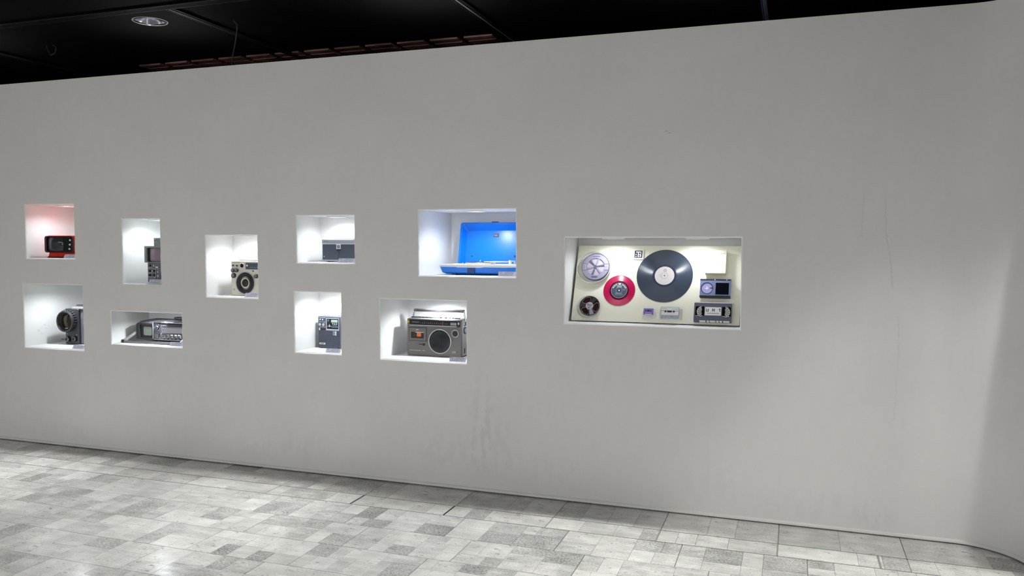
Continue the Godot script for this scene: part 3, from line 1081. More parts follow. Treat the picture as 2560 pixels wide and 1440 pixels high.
func build_field_monitor():
	var t := thing("field_monitor", "grey-green field monitor with a hooded screen over rows of switches", "monitor", Vector3(-4.015, base_of("monitor"), -0.10))
	rr(t, "cabinet", M.grey_green, 1, 0, 172, 131, -200, -4, 0.004, 0.002)
	rr(t, "control_panel", M.grey_body, 3, 4, 170, 128, -6, 0, 0.002, 0.001)
	part(t, "hood", frame(rrect(-0.016, 0.131, 0.184, 0.240, 0.006), rrect(0.002, 0.136, 0.172, 0.229, 0.004), -0.09, 0.006), M.grey_green)
	rr(t, "tube_housing", M.grey_green, -8, 131, 176, 238, -210, -88, 0.005, 0.002)
	rr(t, "screen_mask", M.black, 2, 136, 172, 229, -92, -7, 0.003)
	var sc := part(t, "screen", bulge(0.020, 0.138, 0.164, 0.228, 0.016, -0.006, 0.012), M.crt_pink)
	sc.set_meta("label", "pinkish grey picture tube")
	rr(t, "top_bracket", M.grey_green, 58, 239, 150, 293, -20, 0, 0.002, 0.001)
	part(t, "eyelet", ring(0.007, 0.012, 0, 0.006), M.chrome, Vector3(0.076, 0.276, 0.0))
	var spots := [[26, 112, 7], [25, 77, 7], [24, 50, 7], [59, 78, 7], [59, 50, 6], [128, 106, 8], [128, 60, 8]]
	for s in spots:
		kn(t, "knob", M.black, s[0], s[1], 0, s[2], 9)
	for s in [[56, 111], [43, 76], [150, 84]]:
		kn(t, "button", M.white, s[0], s[1], 0, 4.5, 5)
	rr(t, "switch", M.chrome, 76, 92, 102, 104, 0, 12, 0.003, 0.002)
	rr(t, "switch", M.silver, 84, 66, 98, 76, 0, 6, 0.002, 0.001)
	rr(t, "switch", M.silver, 84, 36, 98, 52, 0, 6, 0.002, 0.001)
	for y in [95, 62, 36]:
		rr(t, "panel_line", M.silver, 5, y, 42, y + 3, 0, 0.8, 0)
	for f in [[50, 88, 70, 91], [50, 34, 70, 37], [68, 40, 71, 86]]:
		rr(t, "panel_line", M.cream, f[0], f[1], f[2], f[3], 0, 0.8, 0)
	rr(t, "panel_line", M.black, 73, 20, 75, 90, 0, 0.8, 0)

func build_combo():
	var t := thing("television_radio", "silver and black television radio cassette with a square screen and a folding stand", "television", Vector3(-4.181, base_of("combo"), -0.12))
	rr(t, "body", M.charcoal, 55, 20, 468, 130, -190, -6, 0.005, 0.002)
	rr(t, "left_cheek", M.black, 46, 24, 58, 124, -170, 4, 0.004, 0.002)
	part(t, "screen_frame", frame(rrect(0.056, 0.026, 0.192, 0.130, 0.006), rrect(0.077, 0.031, 0.184, 0.120, 0.010), -0.02, 0.006), M.charcoal)
	rr(t, "screen_mask", M.black_gloss, 76, 30, 185, 121, -18, -12, 0.010)
	var sc := part(t, "screen", bulge(0.082, 0.033, 0.183, 0.119, 0.014, -0.0115, 0.010), M.crt_pale)
	sc.set_meta("label", "pale grey-green picture tube")
	rr(t, "frame_edge", M.silver, 184, 28, 191, 128, -8, 8, 0.002, 0.001)
	# control front
	rr(t, "control_panel", M.grey_body, 192, 22, 466, 128, -8, 0, 0.002)
	rr(t, "silver_rail", M.chrome, 190, 131, 468, 141, -40, 4, 0.003, 0.002)
	rr(t, "dark_window", M.mark_dark, 305, 112, 462, 128, -2, 3, 0.002)
	rr(t, "chrome_line", M.chrome, 300, 105, 464, 110, -2, 4, 0.001)
	part(t, "tape_door", frame(rrect(0.262, 0.071, 0.463, 0.103, 0.003), rrect(0.267, 0.076, 0.458, 0.098, 0.002), -0.004, 0.005), M.silver)
	rr(t, "tape_window", M.reel_pale, 266, 75, 459, 99, -6, 1.5, 0.002)
	for y in [103, 47]:
		part(t, "dial_ring", ring(0.017, 0.022, 0, 0.005), M.chrome, Vector3(0.222, y * 0.001, 0))
		kn(t, "dial", M.steel, 222, y, 0, 13, 12)
		for i in 10:
			var a := TAU * i / 10
			rr(t, "dial_mark", M.white, 221 + cos(a) * 27, y - 1 + sin(a) * 23, 223 + cos(a) * 27, y + 1 + sin(a) * 23, -1, 0.6, 0)
	for x in [262, 276, 290]:
		kn(t, "button", M.silver, x, 117, 0, 4, 5)
	kn(t, "button", M.silver, 254, 62, 0, 4, 5)
	for i in 6:
		var ky := rr(t, "piano_key", M.chrome, 270 + i * 32, 38, 294 + i * 32, 60, -2, 14 - i % 2, 0.003, 0.003)
		ky.rotation.x = 0.0
	for i in 6:
		kn(t, "jack", M.black, 274 + i * 32, 31, 0, 5, 3)
	rr(t, "lower_strip", M.silver, 192, 21, 466, 27, -4, 3, 0.001)
	# top plate that rises to the back, with a black carrying grip
	var st := new_st()
	var prof := [Vector2(0.0, 0.129), Vector2(-0.03, 0.140), Vector2(-0.17, 0.146), Vector2(-0.19, 0.128)]
	for i in prof.size() - 1:
		var a := prof[i] as Vector2
		var b := prof[i + 1] as Vector2
		quad(st, Vector3(0.056, a.y, a.x), Vector3(0.467, a.y, a.x), Vector3(0.467, b.y, b.x), Vector3(0.056, b.y, b.x), Vector3(0, -(b.x - a.x), (b.y - a.y)).normalized())
	for x in [0.056, 0.467]:
		for i in range(1, prof.size() - 1):
			tri(st, Vector3(x, prof[0].y, prof[0].x), Vector3(x, prof[i].y, prof[i].x), Vector3(x, prof[i + 1].y, prof[i + 1].x), Vector3(-1 if x < 0.1 else 1, 0, 0))
	part(t, "top_plate", st.commit(), M.charcoal)
	rr(t, "grip", M.black, 250, 146, 440, 163, -150, -118, 0.006, 0.003)
	rr(t, "grip_post", M.black, 255, 138, 270, 150, -148, -120, 0.003)
	rr(t, "grip_post", M.black, 420, 138, 435, 150, -148, -120, 0.003)
	# folding stand: two arms and a bar on the floor in front
	var bar := part(t, "stand_bar", prism(rrect(-0.012, 0.002, 0.455, 0.017, 0.006), 0.050, 0.064, 0.003), M.steel)
	bar.set_meta("label", "bright metal stand bar")
	part(t, "stand_arm", tube([Vector3(0.050, 0.078, -0.02), Vector3(-0.010, 0.012, 0.056)], 0.010), M.silver)
	part(t, "stand_arm", tube([Vector3(0.472, 0.078, -0.02), Vector3(0.452, 0.012, 0.056)], 0.007), M.silver)
	part(t, "stand_foot", knob(0.011, 0.020), M.black, Vector3(-0.012, 0.0115, 0.048))
	rr(t, "rear_foot", M.black, 90, 0, 110, 22, -150, -110, 0.003)
	rr(t, "rear_foot", M.black, 400, 0, 420, 22, -150, -110, 0.003)

func build_cream_radio():
	var t := thing("cream_radio", "cream radio with a big round black speaker and a raised aerial", "radio", Vector3(-3.367, base_of("cream_radio"), -0.12))
	rr(t, "body", M.cream, 0, 0, 238, 221, -82, -4, 0.005, 0.003)
	rr(t, "front", M.cream, 1, 2, 237, 219, -6, 0, 0.004, 0.002)
	var c := Vector3(0.107, 0.082, 0)
	part(t, "speaker_rim", ring(0.0665, 0.0735, 0, 0.004, 56), M.silver, c)
	part(t, "speaker_grille", lathe([Vector2(0.067, 0.001), Vector2(0.060, 0.003), Vector2(0.034, -0.001), Vector2(0.0, -0.002)], 56), M.cone, c)
	part(t, "speaker_ring", ring(0.0255, 0.0315, -0.001, 0.005, 48), M.cream, c)
	part(t, "speaker_dome", lathe([Vector2(0.025, 0.0), Vector2(0.018, 0.004), Vector2(0.0, 0.006)], 32), M.black, c)
	for i in 9:
		part(t, "grille_rib", ring(0.034 + i * 0.0036, 0.0352 + i * 0.0036, 0.0, 0.0032, 56), M.charcoal, c)
	rr(t, "dial_window", M.slate, 111, 168, 232, 209, -2, 1.5, 0.002)
	rr(t, "dial_scale", M.label_grey, 142, 174, 226, 203, 0, 2.4, 0.001)
	kn(t, "dial_lamp", M.white, 122, 192, 1, 6, 2)
	for i in 8:
		rr(t, "dial_mark", M.slate_light, 146 + i * 10, 176, 148 + i * 10, 182 + (i % 2) * 3, 2, 3, 0)
	part(t, "meter_rim", ring(0.012, 0.0155, 0, 0.004), M.silver, Vector3(0.084, 0.191, 0))
	kn(t, "meter", M.window_dark, 84, 191, 0, 12.5, 2)
	for s in [[19, 192, 5.5], [48, 191, 5.5]]:
		kn(t, "toggle", M.charcoal, s[0], s[1], 0, s[2], 11)
		rr(t, "toggle_plate", M.silver, s[0] - 9, s[1] - 11, s[0] + 9, s[1] - 7, 0, 1, 0)
	for s in [[17, 161, 13], [45, 162, 13], [22, 128, 16], [191, 126, 14], [222, 126, 10]]:
		kn(t, "knob", M.charcoal, s[0], s[1], 0, s[2], 12)
		kn(t, "knob_cap", M.chrome, s[0], s[1] + 2, 12, s[2] * 0.6, 2)
	kn(t, "button", M.silver, 160, 158, 0, 5, 5)
	kn(t, "button", M.charcoal, 168, 158, 0, 4, 5)
	kn(t, "screw", M.silver, 20, 40, 0, 7, 2)
	rr(t, "top_handle", M.silver, 43, 221, 205, 229, -60, -20, 0.002, 0.001)
	dashes(t, "lettering", M.mark_grey, 10, 66, 209, 3, 0, 3)
	part(t, "aerial", tube([Vector3(0.225, 0.231, -0.045), Vector3(0.108, 0.262, -0.040)], 0.0026), M.chrome)

func build_slate_radio():
	var t := thing("slate_radio", "low slate-blue radio with a pale top band and a square badge", "radio", Vector3(-2.702, base_of("slate_radio"), -0.12))
	rr(t, "body", M.slate_light, 0, 5, 262, 137, -90, -4, 0.004, 0.002)
	rr(t, "top_band", M.slate_light, 1, 111, 261, 136, -6, 1, 0.002, 0.001)
	rr(t, "band_line", M.white, 1, 108, 261, 112, -3, 2.5, 0.001)
	rr(t, "speaker_door", M.slate, 4, 16, 117, 108, -6, 1, 0.002, 0.001)
	rr(t, "speaker_door", M.slate, 119, 16, 259, 108, -6, 1, 0.002, 0.001)
	rr(t, "lower_band", M.slate_light, 1, 5, 261, 15, -5, 1, 0.002, 0.001)
	part(t, "badge_frame", frame(rrect(0.102, 0.079, 0.132, 0.108, 0), rrect(0.106, 0.083, 0.128, 0.104, 0), 0, 0.004), M.white)
	rr(t, "badge", M.slate_light, 105, 82, 129, 105, 0, 2.5, 0)
	part(t, "badge_mark", tube(bent([Vector3(0.111, 0.100, 0.003), Vector3(0.112, 0.091, 0.003), Vector3(0.117, 0.087, 0.003), Vector3(0.122, 0.091, 0.003), Vector3(0.123, 0.100, 0.003)]), 0.0012, 6), M.mark_dark)
	rr(t, "latch", M.mark_dark, 104, 68, 114, 78, 0, 5, 0.002, 0.001)
	rr(t, "latch", M.mark_dark, 121, 70, 130, 78, 0, 5, 0.002, 0.001)
	kn(t, "emblem", M.silver, 16, 34, 0, 4, 2)
	dashes(t, "lettering", M.mark_grey, 11, 45, 122, 4, 1, 9)
	rr(t, "carry_strip", M.charcoal, 65, 137, 255, 140, -70, -30, 0.001)
	for x in [18, 232]:
		rr(t, "foot", M.cream, x, 0, x + 16, 6, -80, -10, 0.001)

func build_grey_radio():
	var t := thing("grey_radio", "dark grey upright radio with a square dial window above a slotted speaker grille", "radio", Vector3(-2.788, base_of("grey_radio"), -0.20))
	rr(t, "body", M.grey_body, 2, 2, 158, 198, -60, -4, 0.004, 0.002)
	rr(t, "front", M.slate, 3, 3, 157, 197, -6, 0, 0.003, 0.001)
	part(t, "window_frame", frame(rrect(0.061, 0.117, 0.152, 0.190, 0.002), rrect(0.065, 0.121, 0.148, 0.186, 0.001), 0, 0.003), M.silver)
	rr(t, "dial_window", M.window_dark, 64, 120, 149, 187, -1, 1, 0.001)
	rr(t, "dial_scale", M.crt_pale, 96, 162, 142, 180, 1, 1.8, 0.001)
	rr(t, "dial_scale", M.label_grey, 68, 168, 82, 182, 1, 1.8, 0.001)
	part(t, "tuning_dial", prism(circle(0.122, 0.128, 0.024, 24, 0, PI), 0.001, 0.0024), M.label_grey)
	part(t, "meter_arc", prism(circle(0.084, 0.140, 0.014, 20, 0, PI), 0.001, 0.002), M.black)
	rr(t, "needle", M.white, 83, 134, 86, 150, 2, 2.8, 0)
	rr(t, "dial_text", M.white, 70, 138, 98, 141, 1, 2, 0)
	for x in [108, 122, 136]:
		rr(t, "dial_text", M.white, x - 4, 152, x + 4, 157, 2, 2.8, 0)
	rr(t, "window_ledge", M.silver, 61, 113, 151, 118, 0, 4, 0.001, 0.001)
	for s in [[22, 179, 5.5], [39, 178, 5.5], [19, 148, 9], [43, 147, 9.5]]:
		kn(t, "knob", M.chrome_dull, s[0], s[1], 0, s[2], 9)
	for y in [190, 162, 131]:
		dashes(t, "lettering", M.white, 10, 56, y, 2.2, 0, 20 + y)
	rr(t, "battery_lamp", M.cream, 9, 113, 17, 126, 0, 2, 0.001)
	rr(t, "switch_recess", M.dark_red, 20, 112, 56, 126, -1, 0.5, 0.001)
	# slotted grille: rows and columns of bars over a dark recess
	rr(t, "grille_recess", M.mark_dark, 6, 5, 154, 108, -3, 0.6, 0.001)
	for i in 13:
		rr(t, "grille_bar", M.slate, 6, 7 + i * 8.0, 154, 11.2 + i * 8.0, 0, 2, 0)
	for i in 19:
		rr(t, "grille_post", M.slate, 6 + i * 8.1, 5, 8.2 + i * 8.1, 108, 0, 1.6, 0)
	rr(t, "rating_label", M.label_grey, 106, 80, 136, 112, 0, 3, 0.001)
	rr(t, "rating_label", M.slate_light, 122, 82, 134, 110, 2, 3.6, 0.001)
	for y in [84, 94, 104]:
		rr(t, "rating_label", M.slate_light, 110, y, 117, y + 5, 2, 3.6, 0)
	rr(t, "name_plate", M.ivory, 12, 24, 54, 35, 1, 3.4, 0.001)
	text(t, "lettering", "SONY", 0.010, M.mark_dark, Vector3(0.033, 0.0295, 0.0035))
	for x in [30, 56, 89, 129, 149]:
		rr(t, "top_button", M.silver, x - 5, 197, x + 5, 205, -34, -22, 0.001, 0.001)
	for x in [12, 134]:
		rr(t, "foot", M.black, x, 0, x + 12, 3, -50, -10, 0.001)

func build_record_player():
	var y0 := base_of("player")
	var t := thing("record_player", "blue suitcase record player with its lid open and a white deck", "record player", Vector3(-1.916, y0, -0.10))
	# lower case: sides taper to the floor
	var w := 0.470
	var d := 0.235
	var st := new_st()
	var loops := []
	for q in [[0.030, 0.006], [0.012, 0.014], [0.0, 0.047]]:
		var o := rrect(q[0], -d + q[0] * 0.6, w - q[0], 0.0 - q[0] * 0.6, 0.014)
		loops.append([o, q[1]])
	for k in 2:
		var n: int = loops[k][0].size()
		for i in n:
			var j := (i + 1) % n
			var a := Vector3(loops[k][0][i].x, loops[k][1], loops[k][0][i].y)
			var b := Vector3(loops[k][0][j].x, loops[k][1], loops[k][0][j].y)
			var c := Vector3(loops[k + 1][0][j].x, loops[k + 1][1], loops[k + 1][0][j].y)
			var e := Vector3(loops[k + 1][0][i].x, loops[k + 1][1], loops[k + 1][0][i].y)
			var nn := (b - a).cross(c - a).normalized()
			if nn.dot((a + b) / 2 - Vector3(w / 2, 0.03, -d / 2)) < 0:
				nn = -nn
			quad(st, a, b, c, e, nn)
	quad(st, Vector3(0.03, 0.006, -0.018), Vector3(w - 0.03, 0.006, -0.018), Vector3(w - 0.03, 0.006, -d + 0.018), Vector3(0.03, 0.006, -d + 0.018), Vector3(0, -1, 0))
	part(t, "case", st.commit(), M.blue)
	for x in [70, 380]:
		rr(t, "foot", M.black, x, 0, x + 24, 8, -200, -20, 0.002)
	rr(t, "clasp", M.blue_dark, 174, 13, 218, 42, -3, 3.5, 0.003, 0.001)
	# white deck with a stepped front edge
	var deck := new_st()
	add_prism(deck, PackedVector2Array([Vector2(0.002, 0.047), Vector2(0.105, 0.046), Vector2(0.112, 0.043), Vector2(0.255, 0.043), Vector2(0.275, 0.046), Vector2(0.395, 0.045), Vector2(0.468, 0.047), Vector2(0.466, 0.060), Vector2(0.004, 0.060)]), -0.232, 0.003, 0.0015)
	part(t, "deck", deck.commit(), M.white)
	var turn := Vector3(-PI / 2, 0, 0)
	var pl := part(t, "platter", lathe([Vector2(0.0, 0.0), Vector2(0.086, 0.0), Vector2(0.088, 0.006), Vector2(0.084, 0.010), Vector2(0.0, 0.010)], 48), M.silver, Vector3(0.205, 0.060, -0.125), turn)
	part(pl, "mat", lathe([Vector2(0.078, 0.010), Vector2(0.078, 0.0125), Vector2(0.0, 0.0125)], 40), M.charcoal)
	part(pl, "spindle", knob(0.004, 0.024), M.chrome)
	kn(t, "speed_knob", M.chrome, 130, 60, -40, 8, 8).rotation = turn
	kn(t, "volume_knob", M.charcoal, 118, 60, -64, 7, 9).rotation = turn
	kn(t, "tone_knob", M.white, 262, 60, -30, 8, 8).rotation = turn
	kn(t, "control_recess", M.mark_grey, 62, 60, -36, 12, 1).rotation = turn
	rr(t, "arm_post", M.white, 384, 60, 396, 84, -120, -108, 0.002, 0.001)
	part(t, "arm_rest", frame(rrect(0.398, 0.060, 0.420, 0.082, 0.002), rrect(0.402, 0.064, 0.416, 0.078, 0.001), -0.124, -0.108), M.silver)
	part(t, "tone_arm", tube([Vector3(0.408, 0.076, -0.116), Vector3(0.30, 0.0745, -0.10), Vector3(0.262, 0.073, -0.09)], 0.004), M.silver)
	rr(t, "head_shell", M.white, 244, 68, 268, 77, -98, -80, 0.002, 0.001)
	# open lid, a shallow tray that leans back on its hinge
	var lid := Node3D.new()
	lid.name = "lid"
	t.add_child(lid)
	lid.position = Vector3(0.010, 0.052, -0.238)
	lid.rotation.x = -0.20
	lid.set_meta("label", "open blue lid leaning back")
	var lw := 0.452
	var lh := 0.258
	var o := rrect(0.004, 0.0, lw - 0.004, lh, 0.014)
	var i := rrect(0.016, 0.008, lw - 0.016, lh - 0.012, 0.012)
	var b := rrect(0.034, 0.014, lw - 0.034, lh - 0.042, 0.012)
	var ls := new_st()
	strip(ls, o, -0.045, o, 0.0)
	strip(ls, o, 0.0, i, 0.0)
	strip(ls, i, 0.0, b, -0.038, true)
	cap(ls, b, -0.038, 1)
	cap(ls, o, -0.045, -1)
	part(lid, "tray", ls.commit(), M.blue)
	rr(lid, "closing_tab", M.blue_dark, 200, 256, 242, 264, -24, -4, 0.002, 0.001)
	var cl := rr(lid, "record_clip", M.chrome, 211, 180, 236, 192, -39, -28, 0.003, 0.002)
	rr(lid, "clip_base", M.blue_dark, 206, 176, 241, 197, -39, -36, 0.004)
	cl.rotation.z = 0.0
	kn(lid, "rubber_stop", M.blue_dark, 76, 60, -38, 4, 3)
	kn(lid, "rubber_stop", M.blue_dark, 350, 60, -38, 7, 3)

func build_recorder():
	var t := thing("cassette_recorder", "grey radio cassette recorder with a round speaker, orange tape spot and raised handle", "radio recorder", Vector3(-2.162, base_of("recorder"), -0.18))
	rr(t, "body", M.silver, 2, 3, 347, 219, -112, -10, 0.008, 0.003)
	rr(t, "front", M.gunmetal, 0, 0, 349, 221, -14, 0, 0.008, 0.003)
	rr(t, "base_strip", M.mark_dark, 6, -1, 344, 3, -100, -2, 0.001)
	rr(t, "dial_panel", M.black, 14, 179, 342, 217, -3, 2, 0.003, 0.001)
	rr(t, "dial_glass", M.window_dark, 20, 185, 321, 213, 0, 3, 0.002)
	rr(t, "chrome_line", M.chrome, 17, 180, 323, 184, 0, 5, 0.001)
	rr(t, "meter", M.slate_light, 282, 189, 319, 204, 2, 4, 0.002)
	for q in 3:
		rr(t, "meter_mark", M.slate, 286, 192 + q * 4, 312, 193 + q * 4, 3.6, 4.4, 0)
	for i in 14:
		rr(t, "dial_mark", M.slate_light, 90 + i * 13, 193, 91.2 + i * 13, 198 + (i % 3) * 2, 2.6, 3.4, 0)
	dashes(t, "lettering", M.slate_light, 34, 80, 199, 3, 3, 4)
	rr(t, "dial_pointer", M.orange, 232, 187, 233.4, 211, 2.6, 3.6, 0)
	rr(t, "light_window", M.ivory, 327, 194, 337, 206, 0, 3, 0.001)
	rr(t, "record_lamp", M.yellow, 0, 197, 15, 207, -1, 4, 0.004, 0.002)
	# cassette door
	part(t, "deck_groove", frame(rrect(0.012, 0.088, 0.128, 0.170, 0.003), rrect(0.015, 0.091, 0.125, 0.167, 0.002), -0.002, 0.0008), M.black)
	var door := rr(t, "cassette_door", M.gunmetal, 15, 91, 125, 167, 0, 3, 0.002, 0.001)
	rr(door, "door_window", M.window_dark, 27, 105, 110, 142, 2.5, 3.6, 0.002)
	rr(door, "window_edge", M.silver, 55, 138, 110, 142, 3, 4.4, 0.001)
	rr(door, "tape_label", M.orange, 65, 115, 93, 138, 3, 5, 0.005, 0.001)
	kn(door, "tape_hub", M.black, 52, 125, 3, 7, 1.5)
	kn(door, "tape_hub", M.black, 102, 125, 3, 6, 1.5)
	rr(door, "door_lettering", M.slate_light, 60, 152, 76, 158, 2.6, 3.4, 0.002)
	rr(t, "switch_slot", M.black, 76, 66, 99, 71, -1, 1, 0.002)
	kn(t, "switch_button", M.black, 109, 68, 0, 6.5, 7)
	dashes(t, "lettering", M.ivory, 17, 92, 30.5, 3.2, 0, 8)
	dashes(t, "lettering", M.ivory, 100, 118, 30.5, 3.2, 0, 18)
	var c := Vector3(0.213, 0.091, 0)
	part(t, "speaker_rim", ring(0.0675, 0.0735, -0.002, 0.005, 60), M.silver, c)
	part(t, "speaker_cone", lathe([Vector2(0.068, 0.0015), Vector2(0.058, 0.0035), Vector2(0.030, 0.0015), Vector2(0.0, 0.003)], 56), M.cone, c)
	for q in 14:
		part(t, "grille_rib", ring(0.006 + q * 0.0038, 0.0075 + q * 0.0038, 0.001, 0.0048, 52), M.charcoal, c)
	part(t, "tuning_rim", ring(0.0175, 0.0225, 0, 0.007, 36), M.silver, Vector3(0.312, 0.141, 0))
	kn(t, "tuning_knob", M.black, 312, 141, 0, 18, 9)
	rr(t, "name_frame", M.ivory, 283, 25, 327, 38, -1, 2, 0.001)
	rr(t, "name_plate", M.mark_dark, 284.5, 26.5, 325.5, 36.5, 0, 2.8, 0)
	text(t, "lettering", "SONY", 0.0105, M.white, Vector3(0.305, 0.0315, 0.0030))
	# keys and knobs along the top
	rr(t, "top_plate", M.silver, 12, 219, 338, 224, -90, -10, 0.002, 0.001)
	for i in 6:
		rr(t, "piano_key", M.charcoal, 20 + i * 23, 222, 41 + i * 23, 231, -46, -14, 0.002, 0.002)
	for x in [172, 188, 206, 238, 262, 284]:
		var k := kn(t, "slide_knob", M.chrome if x != 206 and x != 238 else M.charcoal, x, 223, -30, 6, 9)
		k.rotation.x = -PI / 2
	rr(t, "top_switch", M.charcoal, 298, 223, 326, 229, -40, -20, 0.001)
	# carrying handle
	var bar := rr(t, "handle", M.gunmetal, 20, 259, 342, 275, -72, -48, 0.005, 0.003)
	rr(bar, "handle_inlay", M.charcoal, 40, 262, 322, 272, -52, -47, 0.003)
	for x in [0.010, 0.346]:
		part(t, "handle_arm", tube([Vector3(x - (0.006 if x < 0.1 else -0.006), 0.205, -0.06), Vector3(x + (0.012 if x < 0.1 else -0.006), 0.270, -0.06)], 0.0055), M.chrome)
	# right hand side: two knobs, a strap lug and a slot
	var side := Vector3(0, PI / 2, 0)
	part(t, "side_knob", knob(0.016, 0.010), M.silver, Vector3(0.347, 0.155, -0.06), side)
	part(t, "side_knob_ring", ring(0.017, 0.021, 0, 0.004), M.charcoal, Vector3(0.347, 0.155, -0.06), side)
	part(t, "strap_lug", tube(bent([Vector3(0.349, 0.215, -0.07), Vector3(0.356, 0.212, -0.062), Vector3(0.352, 0.200, -0.056), Vector3(0.356, 0.188, -0.05), Vector3(0.349, 0.184, -0.045)]), 0.003), M.charcoal)
	part(t, "side_slot", box_mesh(Vector3(0.346, 0.020, -0.058), Vector3(0.3485, 0.050, -0.048)), M.black)

# ---------------------------------------------------------------- tilted panel with records and tapes
func on_panel(called: String, label: String, category: String, u: float, v: float, off := 0.0) -> Node3D:
	# u along the wall (metres in the room), v up the tilted panel, off = distance in front of it
	var tilt := deg_to_rad(22.29)
	var up := Vector3(0, cos(tilt), -sin(tilt))
	var nn := Vector3(0, sin(tilt), cos(tilt))
	var o := thing(called, label, category, Vector3(0, 0.9712, -0.0753) + up * v + nn * (off + (0.0006 if called != "display_board" else 0.0)) + Vector3(u, 0, 0))
	o.rotation.x = -tilt
	return o

func groove_profile(r0: float, r1: float, pitch: float, tilt: float) -> Array:
	var out := []
	var r := r1
	while r > r0 + pitch:
		out.append(Vector2(r, 0.0014))
		out.append(Vector2(r - pitch / 2, 0.0014 - pitch / 2 * tilt))
		r -= pitch
	out.append(Vector2(r0, 0.0014))
	return out

func build_media_panel():
	var p := on_panel("display_board", "cream board leaning back in the media niche, carrying the records and tapes", "board", -0.689, 0.0)
	part(p, "board", prism(rrect(-0.439, 0.001, 0.439, 0.433, 0.001), -0.010, 0.0), M.panel)
	# LP
	var lp := on_panel("long_playing_record", "large black vinyl record with a pale centre label", "record", -0.6435, 0.262)
	part(lp, "disc", lathe([Vector2(0.0, 0.0), Vector2(0.147, 0.0), Vector2(0.1480, 0.0008), Vector2(0.1475, 0.0016), Vector2(0.1455, 0.0016), Vector2(0.1450, 0.0014)] + groove_profile(0.062, 0.1448, 0.0012, 0.42) + [Vector2(0.0615, 0.0013), Vector2(0.050, 0.0013), Vector2(0.0, 0.0013)], 128), M.lp)
	var lb := part(lp, "centre_label", lathe([Vector2(0.0515, 0.0012), Vector2(0.0515, 0.0019), Vector2(0.0025, 0.0019)], 64), M.label_pale)
	part(lb, "label_ring", ring(0.0165, 0.0180, 0.0017, 0.0021, 48), M.mark_grey)
	part(lb, "label_seal", ring(0.004, 0.0085, 0.0017, 0.0021, 28), M.mark_grey, Vector3(0.001, 0.030, 0))
	dashes(lb, "label_print", M.mark_grey, -34, -19, 3, 1.4, 2, 41)
	dashes(lb, "label_print", M.mark_grey, -26, -17, -7, 1.4, 2, 42)
	part(lb, "spindle_hole", lathe([Vector2(0.0035, 0.0021), Vector2(0.0, 0.0021)], 20), M.mark_dark)
	# single
	var sg := on_panel("single_record", "small raspberry-red vinyl record with a slate label", "record", -0.8795, 0.174)
	part(sg, "disc", lathe([Vector2(0.0, 0.0), Vector2(0.0855, 0.0), Vector2(0.0862, 0.0008), Vector2(0.0855, 0.0016), Vector2(0.084, 0.0014)] + groove_profile(0.053, 0.0838, 0.0012, 0.3) + [Vector2(0.0525, 0.0013), Vector2(0.0, 0.0013)], 96), M.lp_red)
	part(sg, "run_out", lathe([Vector2(0.0525, 0.0014), Vector2(0.0525, 0.0017), Vector2(0.043, 0.0017)], 64), M.red_vinyl_ring)
	var sl := part(sg, "centre_label", lathe([Vector2(0.0435, 0.0014), Vector2(0.0435, 0.0021), Vector2(0.003, 0.0021)], 64), M.label_grey)
	part(sl, "label_rim", ring(0.0415, 0.0438, 0.0019, 0.0025, 64), M.slate_light)
	part(sl, "label_ring", ring(0.0165, 0.0175, 0.0019, 0.0024, 40), M.slate_light)
	part(sl, "hub_ring", ring(0.006, 0.010, 0.0019, 0.0026, 32), M.mark_dark)
	part(sl, "spindle_hole", lathe([Vector2(0.0038, 0.0028), Vector2(0.0, 0.0028)], 20), M.white)
	for k in 11:
		if k in [4, 5, 6]:
			continue
		var a := deg_to_rad(155 - k * 13.0)
		part(sl, "label_print", box_mesh(Vector3(-0.0026, -0.0028, 0.0021), Vector3(0.0026, 0.0028, 0.0026)), M.white, Vector3(cos(a) * 0.036, sin(a) * 0.036, 0), Vector3(0, 0, a - PI / 2))
	rr(sl, "label_print", M.white, -6, 32, 7, 40, 2.1, 2.6, 0)
	dashes(sl, "label_print", M.white, -11, 12, 23, 4.5, 2.3, 51)
	dashes(sl, "label_print", M.white, -15, 14, 17.5, 2, 2.3, 52)
	dashes(sl, "label_print", M.slate_light, 22, 33, 2, 3, 2.3, 53)
	dashes(sl, "label_print", M.slate_light, -20, 16, -19, 4, 2.3, 54)
	dashes(sl, "label_print", M.slate_light, -22, 22, -26, 2, 2.3, 55)
	# white tile with a square emblem
	var tl := on_panel("emblem_tile", "small white tile with a dark square emblem beside the large record", "sign", -0.7905, 0.380)
	part(tl, "tile", prism(rrect(-0.0285, -0.0285, 0.0285, 0.0285, 0.002), 0.0, 0.006, 0.0008), M.white)
	part(tl, "emblem_square", prism(rrect(-0.0215, -0.0195, 0.0205, 0.0225, 0), 0.0055, 0.0066), M.mark_dark)
	for q in [[-16, -15, -10, -9], [-16, -3, -10, 3], [-14, 11, 15, 17], [-4, -15, 2, 13], [-4, -15, 7, -11], [9, -15, 15, -2], [2, -4, 15, 1], [9, 4, 15, 9]]:
		rr(tl, "emblem_stroke", M.white, q[0], q[1], q[2], q[3], 6, 7.2, 0)
	# large reel in a clear round case
	var br := on_panel("large_tape_reel", "large grey tape reel in a clear round case above the small brown reel", "tape reel", -1.029, 0.300)
	part(br, "case", lathe([Vector2(0.0, 0.0005), Vector2(0.090, 0.0005), Vector2(0.0925, 0.003), Vector2(0.0925, 0.020)], 64), M.clear)
	part(br, "case_rim", ring(0.0905, 0.0945, 0.016, 0.022, 64), M.clear_rim)
	part(br, "case_rim", ring(0.0885, 0.0915, 0.0005, 0.005, 64), M.clear_rim)
	var rc := Vector3(0.0125, 0.0, 0.0)
	part(br, "mount", knob(0.03, 0.014), M.reel_pale, rc)
